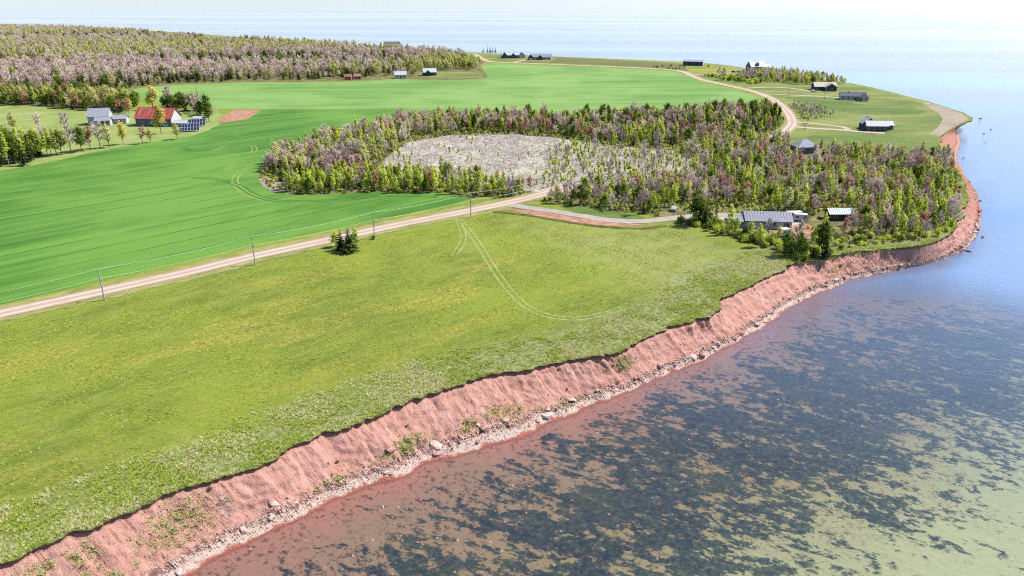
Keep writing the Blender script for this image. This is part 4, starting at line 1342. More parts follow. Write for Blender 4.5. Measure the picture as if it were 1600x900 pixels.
wp = []
for px, py, u0, su, half, n_ in ((235, 783, .42, .15, 6.5, 480), (262, 778, .28, .11, 5.0, 280), (95, 838, .22, .06, 3.5, 240), (60, 850, .45, .05, 4, 160), (40, 865, .2, .08, 2, 160), (110, 832, .62, .05, 5, 160), (600, 642, .60, .08, 5.5, 420), (570, 655, .66, .07, 4.0, 180),
                                (740, 593, .60, .09, 6, 380), (690, 608, .66, .06, 2.5, 160), (955, 551, .30, .07, 3.5, 240), (965, 550, .15, .05, 3, 120), (480, 688, .75, .05, 4, 120), (830, 574, .78, .05, 6, 160), (1290, 402, .4, .2, 6, 200)):
    c_ = nearest_s(px, py)
    for k in range(n_):
        s_ = S[c_] + rng.normal() * half * .6
        i_ = int(np.clip(np.searchsorted(S, s_), 0, nS - 1))
        if vnoise(np.array([S[i_] * .8]), np.array([k * .0]), 5)[0] < .25: continue
        wp.append(cliff_pt(i_, float(np.clip(u0 + rng.normal() * su, .03, .9))))
wp = np.array(wp)
wt = [tuft_mesh('weed_form', 11, WEEDLEAF, 12, .34, .08, .7), tuft_mesh('weed_form', 12, DRYBLADE, 9, .3, .06, .7)]
scatter('bank_weeds', wp, rng.uniform(0, 6.28, len(wp)), rng.uniform(.4, 1.05, len(wp)), rng.integers(0, 2, len(wp)), wt, 'patches of green weeds growing on the bare red cliff face', 'weeds')

# grey brush over the clearing
bt = [brush_mesh('brush_form', 21, DEADWOOD), brush_mesh('brush_form', 22, TWIG), brush_mesh('brush_form', 23, DEADWOOD, 30, 1.0)]
p = zone(CLEARP, 1.15)
p = p[rng.random(len(p)) < np.clip((fbm(p[:, 0] * .1, p[:, 1] * .1, 231, 3) - .25) * 3, .2, .95)]
scatter('brush', np.column_stack([p, np.full(len(p), ZL + .05)]), rng.uniform(0, 6.28, len(p)), rng.uniform(.5, 1.1, len(p)), rng.integers(0, 3, len(p)), bt, 'bleached dead brush lying all over the clearing', 'brush')
# undergrowth in the woods
p = zone(WOODS, 2.0)
p = p[~inside(p, CLEARP)]
ut = [KINDS['shrub']['v'][k][2] for k in range(2)] + [KINDS['dshrub']['v'][0][2]]
ul = [bpy.data.objects.new('undergrowth_form', m_) for m_ in ut] + [brush_mesh('undergrowth_form', 25, TWIG, 30, 1.6)]
scatter('undergrowth', np.column_stack([p, np.full(len(p), ZL + .03)]), rng.uniform(0, 6.28, len(p)), rng.uniform(.3, .7, len(p)), rng.choice(4, len(p), p=[.3, .25, .15, .3]), ul, 'low undergrowth between the trees of the wood', 'undergrowth')

# ------------------------------------------------------------------ rocks
def rock_mesh(seed, mat, flat=.6):
    import bmesh
    r = np.random.default_rng(seed)
    bm = bmesh.new()
    bmesh.ops.create_icosphere(bm, subdivisions=1, radius=.5)
    for v in bm.verts:
        k = 1 + r.normal() * .22
        v.co = Vector((v.co.x * k * 1.25, v.co.y * k * .85, max(v.co.z * k * flat, -.22)))
    m_ = bpy.data.meshes.new('boulder'); bm.to_mesh(m_); bm.free()
    m_.materials.append(mat)
    return m_
RM = [rock_mesh(k, (ROCKPALE, ROCKRED)[k % 2], .55 + .1 * (k % 3)) for k in range(8)]
DM = [rock_mesh(k + 30, ROCKDARK, .5) for k in range(4)]
nb = 0
near_idx = np.where((E[:, 1] < 330) & in_view(T, 0, 10))[0]
for k in range(150):
    i_ = int(near_idx[rng.integers(len(near_idx))])
    big_ = vnoise(np.array([S[i_] * .05]), np.array([0.0]), 303)[0]
    if rng.random() > .25 + big_: continue
    u_ = float(np.clip(rng.normal(.86, .08), .45, 1.03))
    c_ = cliff_pt(i_, u_)
    o = obj('boulder', RM[int(rng.integers(8))], None, (c_[0], c_[1], c_[2] + .08), rng.uniform(0, 6.28))
    s_ = rng.uniform(.6, 1.3) if rng.random() < .85 else rng.uniform(1.4, 2.2)
    o.scale = (s_, s_, s_)
    lb = ('large' if s_ > 1.35 else ('middling' if s_ > .95 else 'small')) + ' sandstone boulder at the foot of ' + ('the leftmost stretch of cliff' if c_[0] < -35 else ('the middle stretch of cliff' if c_[0] < 15 else ('the cliff below the pale dry grass' if c_[1] < 215 else 'the wooded cliff')))
    tag(o, lb, 'boulder', 'boulders: ' + lb)
for px, py, s_, lb in ((620, 640, 1.7, None),):
    i_ = nearest_s(575, 655); c_ = cliff_pt(i_, .55)
    o = obj('boulder', RM[1], None, (c_[0], c_[1], c_[2] + .2), .6); o.scale = (s_, s_, s_)
    tag(o, 'big reddish block stuck halfway down the cliff face', 'boulder')
for k, (px, py, s_) in enumerate(((1532, 185, 3.2), (1548, 202, 2.6), (1505, 247, 2.0), (1535, 371, 2.6), (1513, 393, 2.8), (1503, 303, 2.2), (1522, 304, 3.4), (1530, 314, 2.6), (1540, 222, 1.8), (1537, 209, 2.0))):
    x, y = at(px, py, 0)
    s_ *= .6
    o = obj('boulder', DM[k % 4], None, (x, y, .06), k * 1.3); o.scale = (s_, s_ * .8, s_ * .7)
    tag(o, 'dark wet rock showing above the water off the point', 'boulder', 'wet rocks off the point')
TM = [rock_mesh(k + 60, TURFEDGE, .5) for k in range(3)]
for k in range(36):
    i_ = int(near_idx[rng.integers(len(near_idx))]); u_ = float(rng.uniform(.06, .6)); c_ = cliff_pt(i_, u_)
    o = obj('turf_clod', TM[k % 3], None, (c_[0], c_[1], c_[2] + .03), rng.uniform(0, 6.28)); s_ = rng.uniform(.35, .9); o.scale = (s_, s_ * .8, s_ * .8)
    tag(o, 'dark clod of turf fallen onto the bare red slope', 'clod', 'turf clods on the cliff slope')
# cobbles: uncountable
n_ = 9000
i_ = near_idx[rng.integers(0, len(near_idx), n_)]
uq = np.clip(rng.normal(.85, .085, n_), .5, 1.02)
fj = np.interp(uq, uu, np.arange(nU)); j_ = fj.astype(int); f_ = (fj - j_)[:, None]
cp = grid[i_, j_] * (1 - f_) + grid[i_, np.minimum(j_ + 1, nU - 1)] * f_
cobf = [bpy.data.objects.new('cobble_form', m_) for m_ in RM[:6]]
scatter('shingle', cp, rng.uniform(0, 6.28, n_), rng.uniform(.12, .46, n_) ** 1.15, rng.integers(0, 6, n_), cobf, 'pale shingle and cobbles along the foot of the cliff', 'shingle')
# stones in the shallows
n_ = 420
i_ = near_idx[rng.integers(0, len(near_idx), n_)]
off = rng.random(n_) ** 1.2 * 42
cp = T[i_] + dirn[i_] * off[:, None] + rng.normal(size=(n_, 2)) * 2
cp = np.column_stack([cp, -.15 - .018 * off])
scatter('shallows_stones', cp, rng.uniform(0, 6.28, n_), rng.uniform(.2, .6, n_), rng.integers(0, 6, n_), cobf, 'scattered stones on the bottom of the clear shallows', 'stones')

# ------------------------------------------------------------------ driftwood and fallen trees
def fallen(px, py, L, rz, label, seed, branches=14, up=.12, z=None, rad=.2):
    r = np.random.default_rng(seed)
    x, y = at(px, py, 1.0)
    root = empty('fallen_tree', (x, y, 1.1 if z is None else z), rz)
    mb = MB()
    mb.tube([(-L / 2, 0, .2), (-L / 6, r.normal() * .1, .25 + up), (L / 4, r.normal() * .2, .3 + up * 2), (L / 2, 0, .35 + up * 3)], [rad, rad * .85, rad * .6, rad * .2], 7)
    mb.build('trunk', DEADWOOD, root, smooth=True)
    C, D = [], []
    bb = MB()
    for k in range(branches):
        f = r.uniform(-.1, .5); p0 = np.array([L * f, 0, .3 + up])
        a = r.uniform(-2.4, 2.4)
        d_ = np.array([.7, math.sin(a), abs(math.cos(a)) * .9 + .15]); d_ /= np.linalg.norm(d_)
        l_ = r.uniform(.8, 2.4)
        p1 = p0 + d_ * l_ * .5 + r.normal(size=3) * .1; p2 = p1 + (d_ + r.normal(size=3) * .3) * l_ * .5
        bb.tube([p0, p1, p2], [rad * .3, rad * .2, .02], 4, False)
        for q in range(7):
            D.append(d_ + r.normal(size=3) * .5); C.append(p1 + r.normal(size=3) * .3)
    if branches:
        bb.build('branch', DEADWOOD, root)
        D = np.array(D); D /= np.linalg.norm(D, axis=1)[:, None]; C = np.array(C)
        S_ = np.cross(D, rand_dirs(len(D), r)); S_ /= np.linalg.norm(S_, axis=1)[:, None]
        V, F = quads_at(C + D * .4, D * .45, S_ * .025)
        obj('twigs', mk_mesh('twigs', V, [F], [DEADWOOD]), root)
    tag(root, label, 'dead tree')
    return root
fallen(1345, 414, 8, 2.6, 'grey tangle of a fallen tree at the cliff bend, largest', 1, 34, .3, 2.0)
fallen(1322, 416, 7, .9, 'bleached fallen tree leaning in the tangle below the hedge', 2, 24, .25, 1.6)
fallen(1365, 410, 6, 1.9, 'twiggy fallen tree at the right end of the cliff bend tangle', 3, 26, .3, 2.2)
fallen(1300, 428, 6, .5, 'long grey log lying below the fallen tree tangle', 4, 4, .05, .9)
fallen(1306, 405, 6, 1.4, 'dead tree sliding head first down the red bank', 5, 10, .2, 3.4)
for px, py, L, rz, lb, s_ in ((1428, 405, 7, .75, 'thick pale driftwood log propped on the beach', .35), (1272, 447, 5, .6, 'pale driftwood log on the beach below the bank', .28), (1290, 434, 7, .5, 'grey driftwood log lying along the high water line', .16)):
    r = np.random.default_rng(int(px))
    x, y = at(px, py, .6)
    mb = MB(); mb.tube([(-L / 2, 0, .1), (-L / 5, .1, .18), (L / 5, -.06, .2), (L / 2, .05, .34)], [s_, s_ * .95, s_ * .85, s_ * .6], 8)
    o = mb.build('driftwood_log', DEADWOOD, None, (x, y, .55), rz, True)
    tag(o, lb, 'driftwood')

# ------------------------------------------------------------------ poles and wires
POLEW = plain('weathered_pole', srgb(225, 220, 214), .9, .1)
WIRE = plain('bare_wire', (.42, .46, .40, 1), .5, .4)
INS = plain('insulator', srgb(150, 150, 150), .4, .5)
def pole(px, py, h, label, yaw, far=False):
    x, y = at(px, py)
    root = empty('utility_pole', (x, y, ZL), yaw)
    mb = MB(); mb.tube([(0, 0, -.3), (0, 0, h * .5), (0, 0, h)], [.19, .165, .13], 8); mb.build('post', POLEW, root)
    MB().box(-.06, .06, -.55, .55, h - .75, h - .63).build('crossarm', POLEW, root)
    for s_ in (-.45, .45, 0):
        mb = MB(); zb_ = h - .63 if s_ else h
        mb.tube([(0, s_, zb_), (0, s_, zb_ + .1), (0, s_, zb_ + .2)], [.05, .07, .03], 6); mb.build('insulator', INS, root)
    if not far:
        MB().box(.13, .34, -.14, .14, h * .62, h * .62 + .45).build('junction_box', INS, root)
    tag(root, label, 'utility pole', 'poles along the dirt road')
    return (x, y, h)
PH = 8.6
pl = [(-140, 556, 'out')]
poles_px = [(164, 469.5, 'utility pole nearest the left edge of the photo'), (399, 414, 'second utility pole from the left beside the dirt road'),
            (585.5, 372.5, 'utility pole with a small bush at its foot'), (736, 339, 'utility pole just left of the drive junction')]
tops = []
x0_, y0_ = at(164, 469.5); x1_, y1_ = at(399, 414)
yaw = math.atan2(y1_ - y0_, x1_ - x0_)
tops.append((2 * x0_ - x1_, 2 * y0_ - y1_, PH))
for px, py, lb in poles_px:
    tops.append(pole(px, py, PH, lb, yaw))
pole(-183, 562, PH, 'utility pole beyond the left edge of the meadow', yaw) if False else None
end = at(862, 312)
tops.append(pole(862, 312, PH, 'utility pole among the trees past the drive junction', yaw))
for nm, zoff, sag, lb in (('overhead_wire', .15, .7, 'upper overhead wire strung along the dirt road poles'), ('overhead_wire', -2.4, .6, 'lower overhead cable strung along the dirt road poles')):
    mb = MB()
    for (xa, ya, ha), (xb, yb, hb) in zip(tops[:-1], tops[1:]):
        pts = []
        for k in range(13):
            t_ = k / 12
            pts.append((xa + (xb - xa) * t_, ya + (yb - ya) * t_, ZL + ha + zoff - sag * 4 * t_ * (1 - t_)))
        mb.tube(pts, [.026] * 13, 4)
    o = mb.build(nm, WIRE); tag(o, lb, 'wire')
for px, py, lb in ((1231, 157, 'far utility pole beside the long driveway'), (1287, 161, 'far utility pole standing left of the white house'), (965, 103, 'lone far pole beside the rank grass field'),
                   (1217, 207, 'pole at the roadside where the road leaves the wood'), (1257, 205, 'short pole at the mouth of the lower driveway')):
    pole(px, py, 7.5 if 'short' not in lb else 4.0, lb, .3, True)

# ------------------------------------------------------------------ buildings
WHITE = plain('white_siding', srgb(238, 238, 240), .7, .3, 0, .04)
GREYW = plain('grey_siding', srgb(156, 156, 166), .7, .3)
NAVY = plain('navy_siding', srgb(84, 90, 124), .7, .3)
DARKW = plain('charcoal_siding', srgb(76, 78, 92), .7, .3)
BLUEG = plain('blue_grey_siding_and_shade', srgb(120, 138, 166), .7, .3)  # siding of the far house, and painted shade on the barn's white walls
PINKW = plain('faded_red_boards', srgb(208, 140, 128), .8, .2)
ROOFG = plain('grey_shingles', srgb(184, 188, 204), .85, .2)
ROOFD = plain('dark_shingles', srgb(122, 126, 144), .85, .2)
ROOFL = plain('light_metal_roof', srgb(226, 230, 240), .6, .3)
ROOFC = plain('cream_roof', srgb(236, 222, 206), .7, .3)
ROOFB = plain('olive_roof', srgb(150, 142, 124), .85, .2)
ROOFM = plain('grey_metal_roof', srgb(160, 162, 182), .45, .5)
TEAL = plain('pale_teal_metal_roof', srgb(182, 214, 218), .45, .4)
GLASS = plain('window_glass', (.02, .025, .035, 1), .08, .8, 0, .02)
DOORM = plain('door_paint', srgb(96, 76, 70), .6, .3)
CONC = plain('concrete', srgb(190, 184, 176), .9, .1)
t = NT('red_metal_roof')
w = t.n('ShaderNodeTexNoise'); w.inputs['Scale'].default_value = .8; w.inputs['Detail'].default_value = 5
t.link(t.map(t.objpos(), scale=(3.0, .3, .3)), w.inputs['Vector'])
ROOFR = t.base(t.ramp(w.outputs[0], [(.3, srgb(196, 74, 70)), (.52, srgb(206, 100, 92)), (.68, srgb(222, 170, 160))]), rough=.6)

def gable(root, cx, cy, L, W, h, rh, wall, roof, axis='x', z=0.0, over=.4, windows=(), doors=(), ribs=0, trim=None):
    """one wing: ridge along axis; windows/doors = (side, pos, width, height, sill)"""
    def tr(x, y, zz_):
        return (cx + x, cy + y, z + zz_) if axis == 'x' else (cx - y, cy + x, z + zz_)
    a, b = L / 2, W / 2
    V = [tr(-a, -b, 0), tr(a, -b, 0), tr(a, b, 0), tr(-a, b, 0), tr(-a, -b, h), tr(a, -b, h), tr(a, b, h), tr(-a, b, h), tr(-a, 0, h + rh), tr(a, 0, h + rh)]
    mb = MB(); mb.add(V, [(0, 1, 5, 4), (2, 3, 7, 6), (5, 6, 7, 4), (0, 3, 2, 1), (1, 2, 6, 5), (3, 0, 4, 7)], [(5, 6, 9), (7, 4, 8)])
    mb.build('wall', wall, root)
    sl_ = rh / b
    rb = MB()
    for s_ in (-1, 1):
        e = b + over
        top, bot = h + rh + .06, h - over * sl_ + .06
        A = a + over
        lo = [tr(-A, s_ * e, bot), tr(A, s_ * e, bot), tr(A, 0, top), tr(-A, 0, top)]
        hi = [(p[0], p[1], p[2] + .16) for p in lo]
        rb.hexa(lo + hi if s_ < 0 else [lo[1], lo[0], lo[3], lo[2]] + [hi[1], hi[0], hi[3], hi[2]])
    ro = rb.build('roof', roof, root)
    if ribs:
        for s_ in (-1, 1):
            for k in range(ribs):
                xk = -a + (k + .5) * L / ribs
                p0, p1 = tr(xk, s_ * (b + over - .05), h - over * sl_ + .25), tr(xk, s_ * .05, h + rh + .24)
                MB().tube([p0, p1], [.05, .05], 4).build('roof_rib', roof, ro)
    else:
        MB().tube([tr(-a - over, 0, h + rh + .22), tr(a + over, 0, h + rh + .22)], [.09, .09], 5).build('ridge_cap', roof, ro)
    def opening(kind_, side, pos, w_, hh_, sill):
        t_ = .05
        def bx(g0, g1, z0_, z1_, d0, d1):
            if side in ('f', 'k'):
                s_ = -1 if side == 'f' else 1
                pts = [(g0, s_ * (b + d0)), (g1, s_ * (b + d0)), (g1, s_ * (b + d1)), (g0, s_ * (b + d1))]
            else:
                s_ = 1 if side == 'r' else -1
                pts = [(s_ * (a + d0), g0), (s_ * (a + d0), g1), (s_ * (a + d1), g1), (s_ * (a + d1), g0)]
            return [tr(x, y, z0_) for x, y in pts] + [tr(x, y, z1_) for x, y in pts]
        if kind_ == 'window':
            f_ = MB().hexa(bx(pos - w_ / 2 - .1, pos + w_ / 2 + .1, sill - .1, sill + hh_ + .1, -.03, .05)).build('window', WHITE if trim is None else trim, root)
            MB().hexa(bx(pos - w_ / 2, pos + w_ / 2, sill, sill + hh_, .0, .075)).build('pane', GLASS, f_)
        else:
            f_ = MB().hexa(bx(pos - w_ / 2, pos + w_ / 2, .02, hh_, -.03, .06)).build('door', DOORM if w_ < 1.6 else WHITE, root)
            MB().hexa(bx(pos + w_ / 2 - .22, pos + w_ / 2 - .12, 1.0, 1.12, .05, .14)).build('handle', INS, f_)
    for w_ in windows: opening('window', *w_)
    for d_ in doors: opening('door', *d_, 0)
    return ro

def B(name, px, py, yaw, label, cat='house'):
    x, y = at(px, py)
    return tag(empty(name, (x, y, ZL + .04), R(yaw)), label, cat)

def chimney(root, x, y, z0_, z1_):
    MB().box(x - .35, x + .35, y - .35, y + .35, z0_, z1_).build('chimney', CONC, root)

def row(side, n, L, w_=1.1, h_=1.2, sill=1.0):
    return [(side, -L / 2 + (k + .5) * L / n, w_, h_, sill) for k in range(n)]

# near grey roofed house in the trees
h_ = B('shore_house', 1196, 352, -6, 'low house with grey metal roof half hidden by trees above the shore')
gable(h_, 0, 0, 15, 8.5, 2.7, 2.0, WHITE, ROOFM, windows=row('f', 4, 15), doors=[('f', 6.2, 1.0, 2.1)], ribs=16)
gable(h_, -9.2, -1.2, 4, 6, 2.3, 1.2, GREYW, ROOFM, windows=row('f', 1, 4))
MB().box(4.2, 7.2, -6.4, -4.5, .1, .3).build('deck', CONC, h_)
t_ = B('teal_roof_shed', 1309, 342, 2, 'small shed with pale teal metal roof among the shore trees', 'shed')
gable(t_, 0, 0, 8, 4.5, 2.4, 1.3, DARKW, TEAL, windows=row('f', 2, 8), doors=[('r', 0, 1.0, 2.0)], ribs=10)
# white trailer, boat cover and things by the house
def trailer(px, py, L, yaw, label):
    root = B('camper_trailer', px, py, yaw, label, 'trailer')
    prof = [(-L / 2, .55), (L / 2, .55), (L / 2 + .15, 1.6), (L / 2 - .35, 2.6), (-L / 2 + .2, 2.65), (-L / 2, 2.3)]
    V = [(x, -1.15, z) for x, z in prof] + [(x, 1.15, z) for x, z in prof]
    n = len(prof)
    mb = MB(); mb.add(V, [(k, (k + 1) % n, n + (k + 1) % n, n + k) for k in range(n)] + [(0, 1, 2, 5), (n + 5, n + 2, n + 1, n)] + [(5, 2, 3, 4), (n + 4, n + 3, n + 2, n + 5)])
    mb.build('body', WHITE, root)
    for k in (-1, 1):
        MB().box(k * L / 4 - .5, k * L / 4 + .5, -1.19, -1.13, 1.35, 2.05).build('window', GLASS, root)
        mb = MB(); mb.tube([(k * .45, -1.2, .35), (k * .45, -.9, .35)], [.35, .35], 10); mb.build('wheel', GLASS, root)
        mb = MB(); mb.tube([(k * .45, 1.2, .35), (k * .45, .9, .35)], [.35, .35], 10); mb.build('wheel', GLASS, root)
    MB().box(L / 2, L / 2 + 1.2, -.06, .06, .5, .62).build('hitch', INS, root)
    return root
trailer(1240, 342, 6.0, 8, 'white camper trailer parked right of the grey roofed house')
trailer(1250, 345.5, 5.0, -12, 'second white trailer parked nearest the shore trees')
trailer(1225, 369, 3.6, 20, 'small pale trailer on the red yard below the house')

TYRE = plain('tyre', (.02, .02, .02, 1), .9, .1)
def car(px, py, yaw, paint, label):
    root = B('parked_car', px, py, yaw, label, 'car')
    root.location.z = ZL + .13
    prof = [(-2.2, .35), (2.2, .35), (2.25, .75), (1.2, .95), (.6, 1.5), (-1.3, 1.55), (-2.1, 1.0), (-2.25, .7)]
    n = len(prof)
    V = [(x, -.88 + (.12 if z > 1.2 else 0), z) for x, z in prof] + [(x, .88 - (.12 if z > 1.2 else 0), z) for x, z in prof]
    mb = MB(); mb.add(V, [(k, (k + 1) % n, n + (k + 1) % n, n + k) for k in range(n)] + [(0, 1, 2, 7), (7, 2, 3, 6), (6, 3, 4, 5), (n + 7, n + 2, n + 1, n), (n + 6, n + 3, n + 2, n + 7), (n + 5, n + 4, n + 3, n + 6)])
    mb.build('body', paint, root)
    for s_ in (-1, 1):
        y_ = s_ * .845
        MB().hexa([(-1.7, y_ - .02, 1.02), (.85, y_ - .02, 1.02), (.85, y_ + .02, 1.02), (-1.7, y_ + .02, 1.02), (-1.2, y_ - s_ * .09 - .02, 1.45), (.5, y_ - s_ * .09 - .02, 1.45), (.5, y_ - s_ * .09 + .02, 1.45), (-1.2, y_ - s_ * .09 + .02, 1.45)]).build('window', GLASS, root)
        for x_ in (-1.35, 1.35):
            mb = MB(); mb.tube([(x_, s_ * .92, .33), (x_, s_ * .7, .33)], [.33, .33], 10); mb.build('wheel', TYRE, root)
        MB().box(2.18, 2.27, s_ * .6 - .15, s_ * .6 + .15, .62, .74).build('headlight', WHITE, root)
    MB().hexa([(.63, -.7, 1.46), (.63, .7, 1.46), (1.17, .75, 1.0), (1.17, -.75, 1.0), (.67, -.7, 1.49), (.67, .7, 1.49), (1.21, .75, 1.02), (1.21, -.75, 1.02)]).build('windscreen', GLASS, root)
    return root
PW = plain('white_car_paint', srgb(236, 236, 238), .3, .5); PD = plain('dark_car_paint', (.02, .022, .03, 1), .3, .5); PS = plain('silver_car_paint', srgb(180, 182, 188), .3, .5)
car(1053, 329, 70, PW, 'white car parked where the gravel drive enters the trees')
car(1146, 113.4, 5, PD, 'dark car parked on the drive of the white roofed house')
car(1154, 113.0, 5, PS, 'silver car parked beside the dark car')
car(1271, 143.5, 20, PW, 'white car parked left of the cream roofed house')

# houses on the point
h_ = B('navy_house', 1366, 203, -4, 'navy house with light grey roof at the end of the lower driveway')
gable(h_, -.5, -1.8, 11.5, 6, 3.0, 2.3, NAVY, ROOFL, windows=row('f', 4, 11.5), doors=[('f', .2, 1.0, 2.1)])
gable(h_, -2.5, 4.4, 6.5, 7.0, 3.2, 3.0, NAVY, ROOFL, axis='y', windows=row('l', 2, 6.5))
gable(h_, 6.5, 3.6, 8.0, 5.0, 2.8, 1.6, NAVY, ROOFL, windows=row('f', 2, 8))
for x_ in (6.0, 8.4, 10.4):
    MB().box(x_ - .12, x_ + .12, -.6, -.36, 0, 2.7).build('porch_post', WHITE, h_)
MB().hexa([(5.4, -1.0, 2.6), (10.8, -1.0, 2.6), (10.8, 1.4, 3.0), (5.4, 1.4, 3.0), (5.4, -1.0, 2.75), (10.8, -1.0, 2.75), (10.8, 1.4, 3.15), (5.4, 1.4, 3.15)]).build('porch_roof', ROOFL, h_)
h_ = B('white_bungalow', 1334, 156, -14, 'white bungalow with dark grey roof on the far lawn')
gable(h_, -1, 1, 17, 8, 2.8, 2.2, WHITE, ROOFD, windows=row('f', 5, 17), doors=[('f', 1.5, 1.0, 2.1)])
gable(h_, 5.5, -3.0, 7, 6, 2.8, 2.0, WHITE, ROOFD, axis='y', windows=row('l', 2, 6), doors=[('l', 2.2, 1.0, 2.0)])
chimney(h_, -4, 1, 3.5, 6.0)
h_ = B('cream_roof_house', 1288, 141, -3, 'dark walled house with cream roof and porch gable facing the lawn')
gable(h_, 0, 2, 17, 8, 3.0, 2.8, NAVY, ROOFC, windows=row('f', 4, 17))
gable(h_, 3.0, -3.0, 6, 9, 3.0, 2.5, NAVY, ROOFC, axis='y', windows=row('l', 1, 6, 2.0), trim=WHITE)
for x_ in (-.9, 6.9):
    MB().box(x_ - .2, x_ + .2, -6.6, -6.2, 0, 3.0).build('porch_post', WHITE, h_)
h_ = B('grey_house', 1180, 110.5, 18, 'tall grey house with white roof and dormer above the thickets')
gable(h_, 0, 0, 16, 9, 4.2, 4.6, GREYW, ROOFL, windows=row('f', 4, 16), doors=[('f', 0, 1.1, 2.1)])
gable(h_, 9.5, -1, 8, 7, 3.2, 2.5, GREYW, ROOFL, windows=row('f', 2, 8))
gable(h_, -1, -2.6, 3.5, 3.2, 2.0, 1.3, DARKW, ROOFL, axis='y', z=4.6, windows=[('l', 0, 1.3, 1.1, .6)])
h_ = B('blue_shed', 1083, 102, -18, 'long dark blue shed with low grey roof by the sea', 'shed')
gable(h_, 0, 0, 20, 10, 4.0, 1.4, NAVY, ROOFG, windows=row('f', 3, 20), doors=[('r', -1, 3.4, 3.2)], ribs=8)
MB().box(10.06, 10.16, -4.6, 4.6, .2, 3.9).build('end_wall', WHITE, h_)
h_ = B('far_gabled_house', 797, 90.5, 8, 'blue grey far house with several gables left of the driveway')
gable(h_, 0, 0, 20, 9, 3.4, 3.6, BLUEG, ROOFL, windows=row('f', 4, 20))
gable(h_, -7, -4, 5, 5, 3.4, 3.0, NAVY, ROOFL, axis='y', windows=[('l', 0, 1.4, 1.4, 1.0)])
gable(h_, 3, -4, 5, 5, 3.0, 2.4, NAVY, ROOFL, axis='y', windows=[('l', 0, 1.4, 1.4, 1.0)])
gable(h_, 13.5, -1, 7, 7, 3.0, 2.8, WHITE, ROOFD, axis='y', doors=[('l', 0, 3.0, 2.4)])
h_ = B('far_white_house', 842, 93, -6, 'white far house with two dark gables right of the driveway')
gable(h_, 2, 1, 24, 9, 3.0, 2.8, WHITE, ROOFG, windows=row('f', 5, 24))
gable(h_, -8.5, -4, 6, 6, 3.0, 2.8, DARKW, ROOFG, axis='y', doors=[('l', 0, 3.6, 2.4)])
gable(h_, 2, -4, 5, 5, 3.0, 2.4, DARKW, ROOFG, axis='y', windows=[('l', 0, 1.4, 1.4, 1.0)])
# pyramid-roofed house over the wood
h_ = B('hip_roof_house', 1255, 238, 10, 'pale grey hip roofed house just behind the wood')
MB().box(-5, 5, -4, 4, 0, 3.4).build('wall', GREYW, h_)
mb = MB(); mb.add([(-5.6, -4.6, 3.3), (5.6, -4.6, 3.3), (5.6, 4.6, 3.3), (-5.6, 4.6, 3.3), (-1.2, 0, 6.3), (1.2, 0, 6.3)], [(0, 1, 5, 4), (2, 3, 4, 5), (3, 2, 1, 0)], [(1, 2, 5), (3, 0, 4)])
mb.build('roof', ROOFG, h_)
for x_ in (-3, 0, 3):
    f_ = MB().box(x_ - .7, x_ + .7, -4.06, -3.98, 1.0, 2.4).build('window', WHITE, h_)
    MB().box(x_ - .6, x_ + .6, -4.1, -4.0, 1.1, 2.3).build('pane', GLASS, f_)

# the farm
h_ = B('farm_barn', 249, 195, -4, 'big barn with weathered red metal roof on the farm'); h_.scale = (1.3, 1.3, 1.3)
gable(h_, 0, 0, 16.5, 9, 3.6, 3.8, BLUEG, ROOFR, windows=row('f', 3, 16.5, 1.3, 1.2, 1.0), doors=[('f', 5.2, 2.4, 2.5)], over=.5)  # white barn walls, their shade painted in as blue-grey
MB().add([(8.32, -4.5, 0), (8.32, 4.5, 0), (8.32, 4.5, 3.6), (8.32, 0, 7.35), (8.32, -4.5, 3.6), (8.27, -4.5, 0), (8.27, 4.5, 0), (8.27, 4.5, 3.6), (8.27, 0, 7.35), (8.27, -4.5, 3.6)],
         [(0, 1, 2, 4), (5, 9, 7, 6)], [(4, 2, 3), (9, 8, 7)]).build('end_wall', WHITE, h_)
gable(h_, 11.8, -2.5, 6, 3.5, 1.6, .8, WHITE, ROOFL)
h_ = B('farmhouse', 158, 194, 12, 'white farmhouse with grey roof behind the lawn trees'); h_.scale = (1.25, 1.25, 1.2)
gable(h_, 0, 1, 9, 8, 4.2, 3.2, WHITE, ROOFG, windows=row('f', 3, 9) + row('l', 2, 8), doors=[('f', 0, 1.0, 2.1)])
gable(h_, 2.4, -3.8, 6.5, 3.6, 2.6, 1.2, WHITE, ROOFG, windows=row('f', 3, 6.5))
gable(h_, 8.5, 1.5, 6, 5, 2.4, 1.5, WHITE, ROOFG, windows=row('f', 1, 6), doors=[('f', 1.8, 2.2, 2.1)])
gp = B('greenhouse', 311, 189, -10, 'white half-round greenhouse behind the solar panels', 'greenhouse')
V, Q = [], []
for k in range(11):
    a = math.pi * k / 10
    V += [(-3.2, -2.6 * math.cos(a), 2.7 * math.sin(a)), (3.2, -2.6 * math.cos(a), 2.7 * math.sin(a))]
mb = MB(); mb.add(V, [(2 * k, 2 * k + 1, 2 * k + 3, 2 * k + 2) for k in range(10)]); mb.build('cover', WHITE, gp)
for s_ in (-3.2, 3.2):
    mb = MB(); mb.add([(s_, -2.6 * math.cos(math.pi * k / 10), 2.7 * math.sin(math.pi * k / 10)) for k in range(11)] + [(s_, 0, 0)], [], [(11, k, k + 1) for k in range(10)]); mb.build('end_wall', DARKW, gp)
SOLAR = plain('solar_cells', (.012, .018, .05, 1), .15, .6, 0, .05)
FRAME = plain('panel_frame', srgb(216, 218, 226), .4, .5)
pm = MB().box(-.46, .46, -.80, .80, 0, .04).mesh('panel', SOLAR)
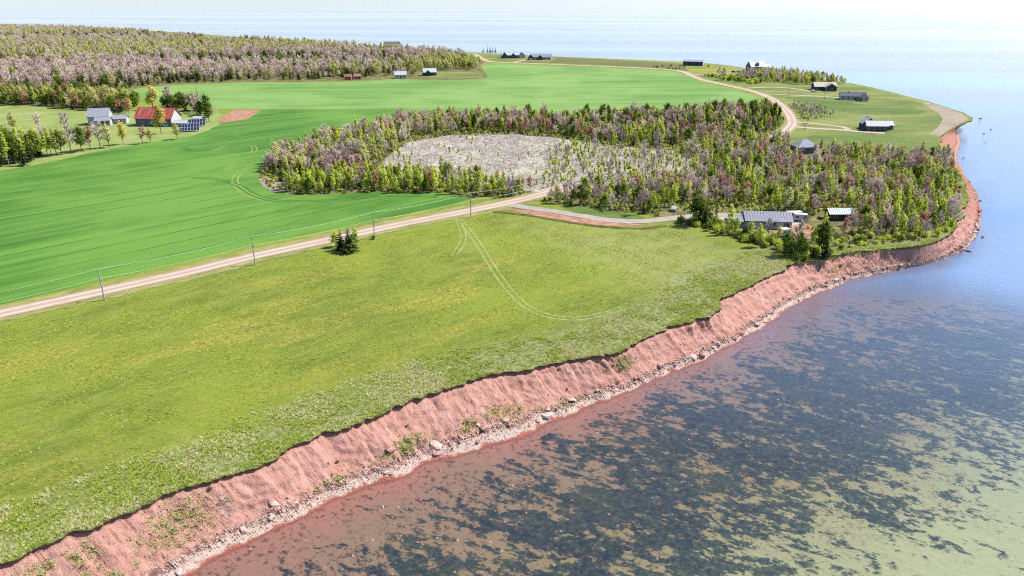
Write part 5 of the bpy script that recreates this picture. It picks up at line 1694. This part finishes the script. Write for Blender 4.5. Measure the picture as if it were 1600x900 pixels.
for px, py, yaw_, cols, lb in ((297, 205, 16, 7, 'nearer tilted array of dark solar panels on the farm lawn'), (309, 197, 16, 6, 'farther tilted array of dark solar panels by the greenhouse')):
    root = B('solar_array', px, py, yaw_, lb, 'solar panels'); root.scale = (1.35, 1.35, 1.35)
    tb = MB()
    W_ = cols * 1.12
    ct, st_ = math.cos(R(38)), math.sin(R(38))
    tb.hexa([(-W_ / 2, -2.1, .55), (W_ / 2, -2.1, .55), (W_ / 2, -2.1 + 3.7 * ct, .55 + 3.7 * st_), (-W_ / 2, -2.1 + 3.7 * ct, .55 + 3.7 * st_),
             (-W_ / 2, -2.1 - .04, .61), (W_ / 2, -2.1 - .04, .61), (W_ / 2, -2.14 + 3.7 * ct, .61 + 3.7 * st_), (-W_ / 2, -2.14 + 3.7 * ct, .61 + 3.7 * st_)]).build('table_frame', FRAME, root)
    for x_ in (-W_ / 2 + .5, 0, W_ / 2 - .5):
        MB().box(x_ - .06, x_ + .06, .5, .62, 0, 2.4).build('leg', FRAME, root)
        MB().box(x_ - .06, x_ + .06, -1.9, -1.78, 0, .6).build('leg', FRAME, root)
    for c_ in range(cols):
        for r_ in range(2):
            d_ = .92 + r_ * 1.84
            o = obj('panel', pm, root, (-W_ / 2 + (c_ + .5) * 1.12, -2.1 + d_ * ct - .05, .66 + d_ * st_)); o.rotation_euler = (R(38), 0, 0)
# far cottages at the wood edge
for px, py, yw, lb in ((545, 124, -10, 'left of two small faded red sheds at the wood edge'), (634 - 75, 123.5, 8, 'right of two small faded red sheds at the wood edge')):
    h_ = B('red_shed', px, py, yw, lb, 'shed')
    gable(h_, 0, 0, 6, 4.5, 2.6, 1.8, PINKW, PINKW, windows=row('f', 1, 6), doors=[('f', 1.8, 1.0, 2.0)])
h_ = B('white_cottage', 626, 122, 10, 'white cottage with grey roof half hidden at the wood edge')
gable(h_, 0, 0, 10, 7, 3.2, 2.6, WHITE, ROOFL, windows=row('f', 3, 10), doors=[('f', 0, 1.0, 2.0)])
h_ = B('blue_cottage', 671, 117.5, 14, 'cottage with white roof and dark front left of the pale thicket')
gable(h_, 0, 0, 12, 8, 3.0, 3.0, DARKW, ROOFL, windows=row('f', 3, 12), doors=[('f', 0, 1.0, 2.0)])
gable(h_, -2, -4.5, 5, 5, 2.8, 2.0, DARKW, ROOFL, axis='y')
h_ = B('olive_roof_house', 613, 79.5, 0, 'large olive roofed house among trees before the far sea')
gable(h_, 0, 0, 20, 11, 6, 5, GREYW, ROOFB, windows=row('f', 4, 20))
h_ = B('far_forest_house', 227, 52, 20, 'small white house among spruces at the far wood edge')
gable(h_, 0, 0, 14, 9, 7, 4, WHITE, ROOFL, windows=row('f', 3, 14))

print('objects', len(SC.objects))
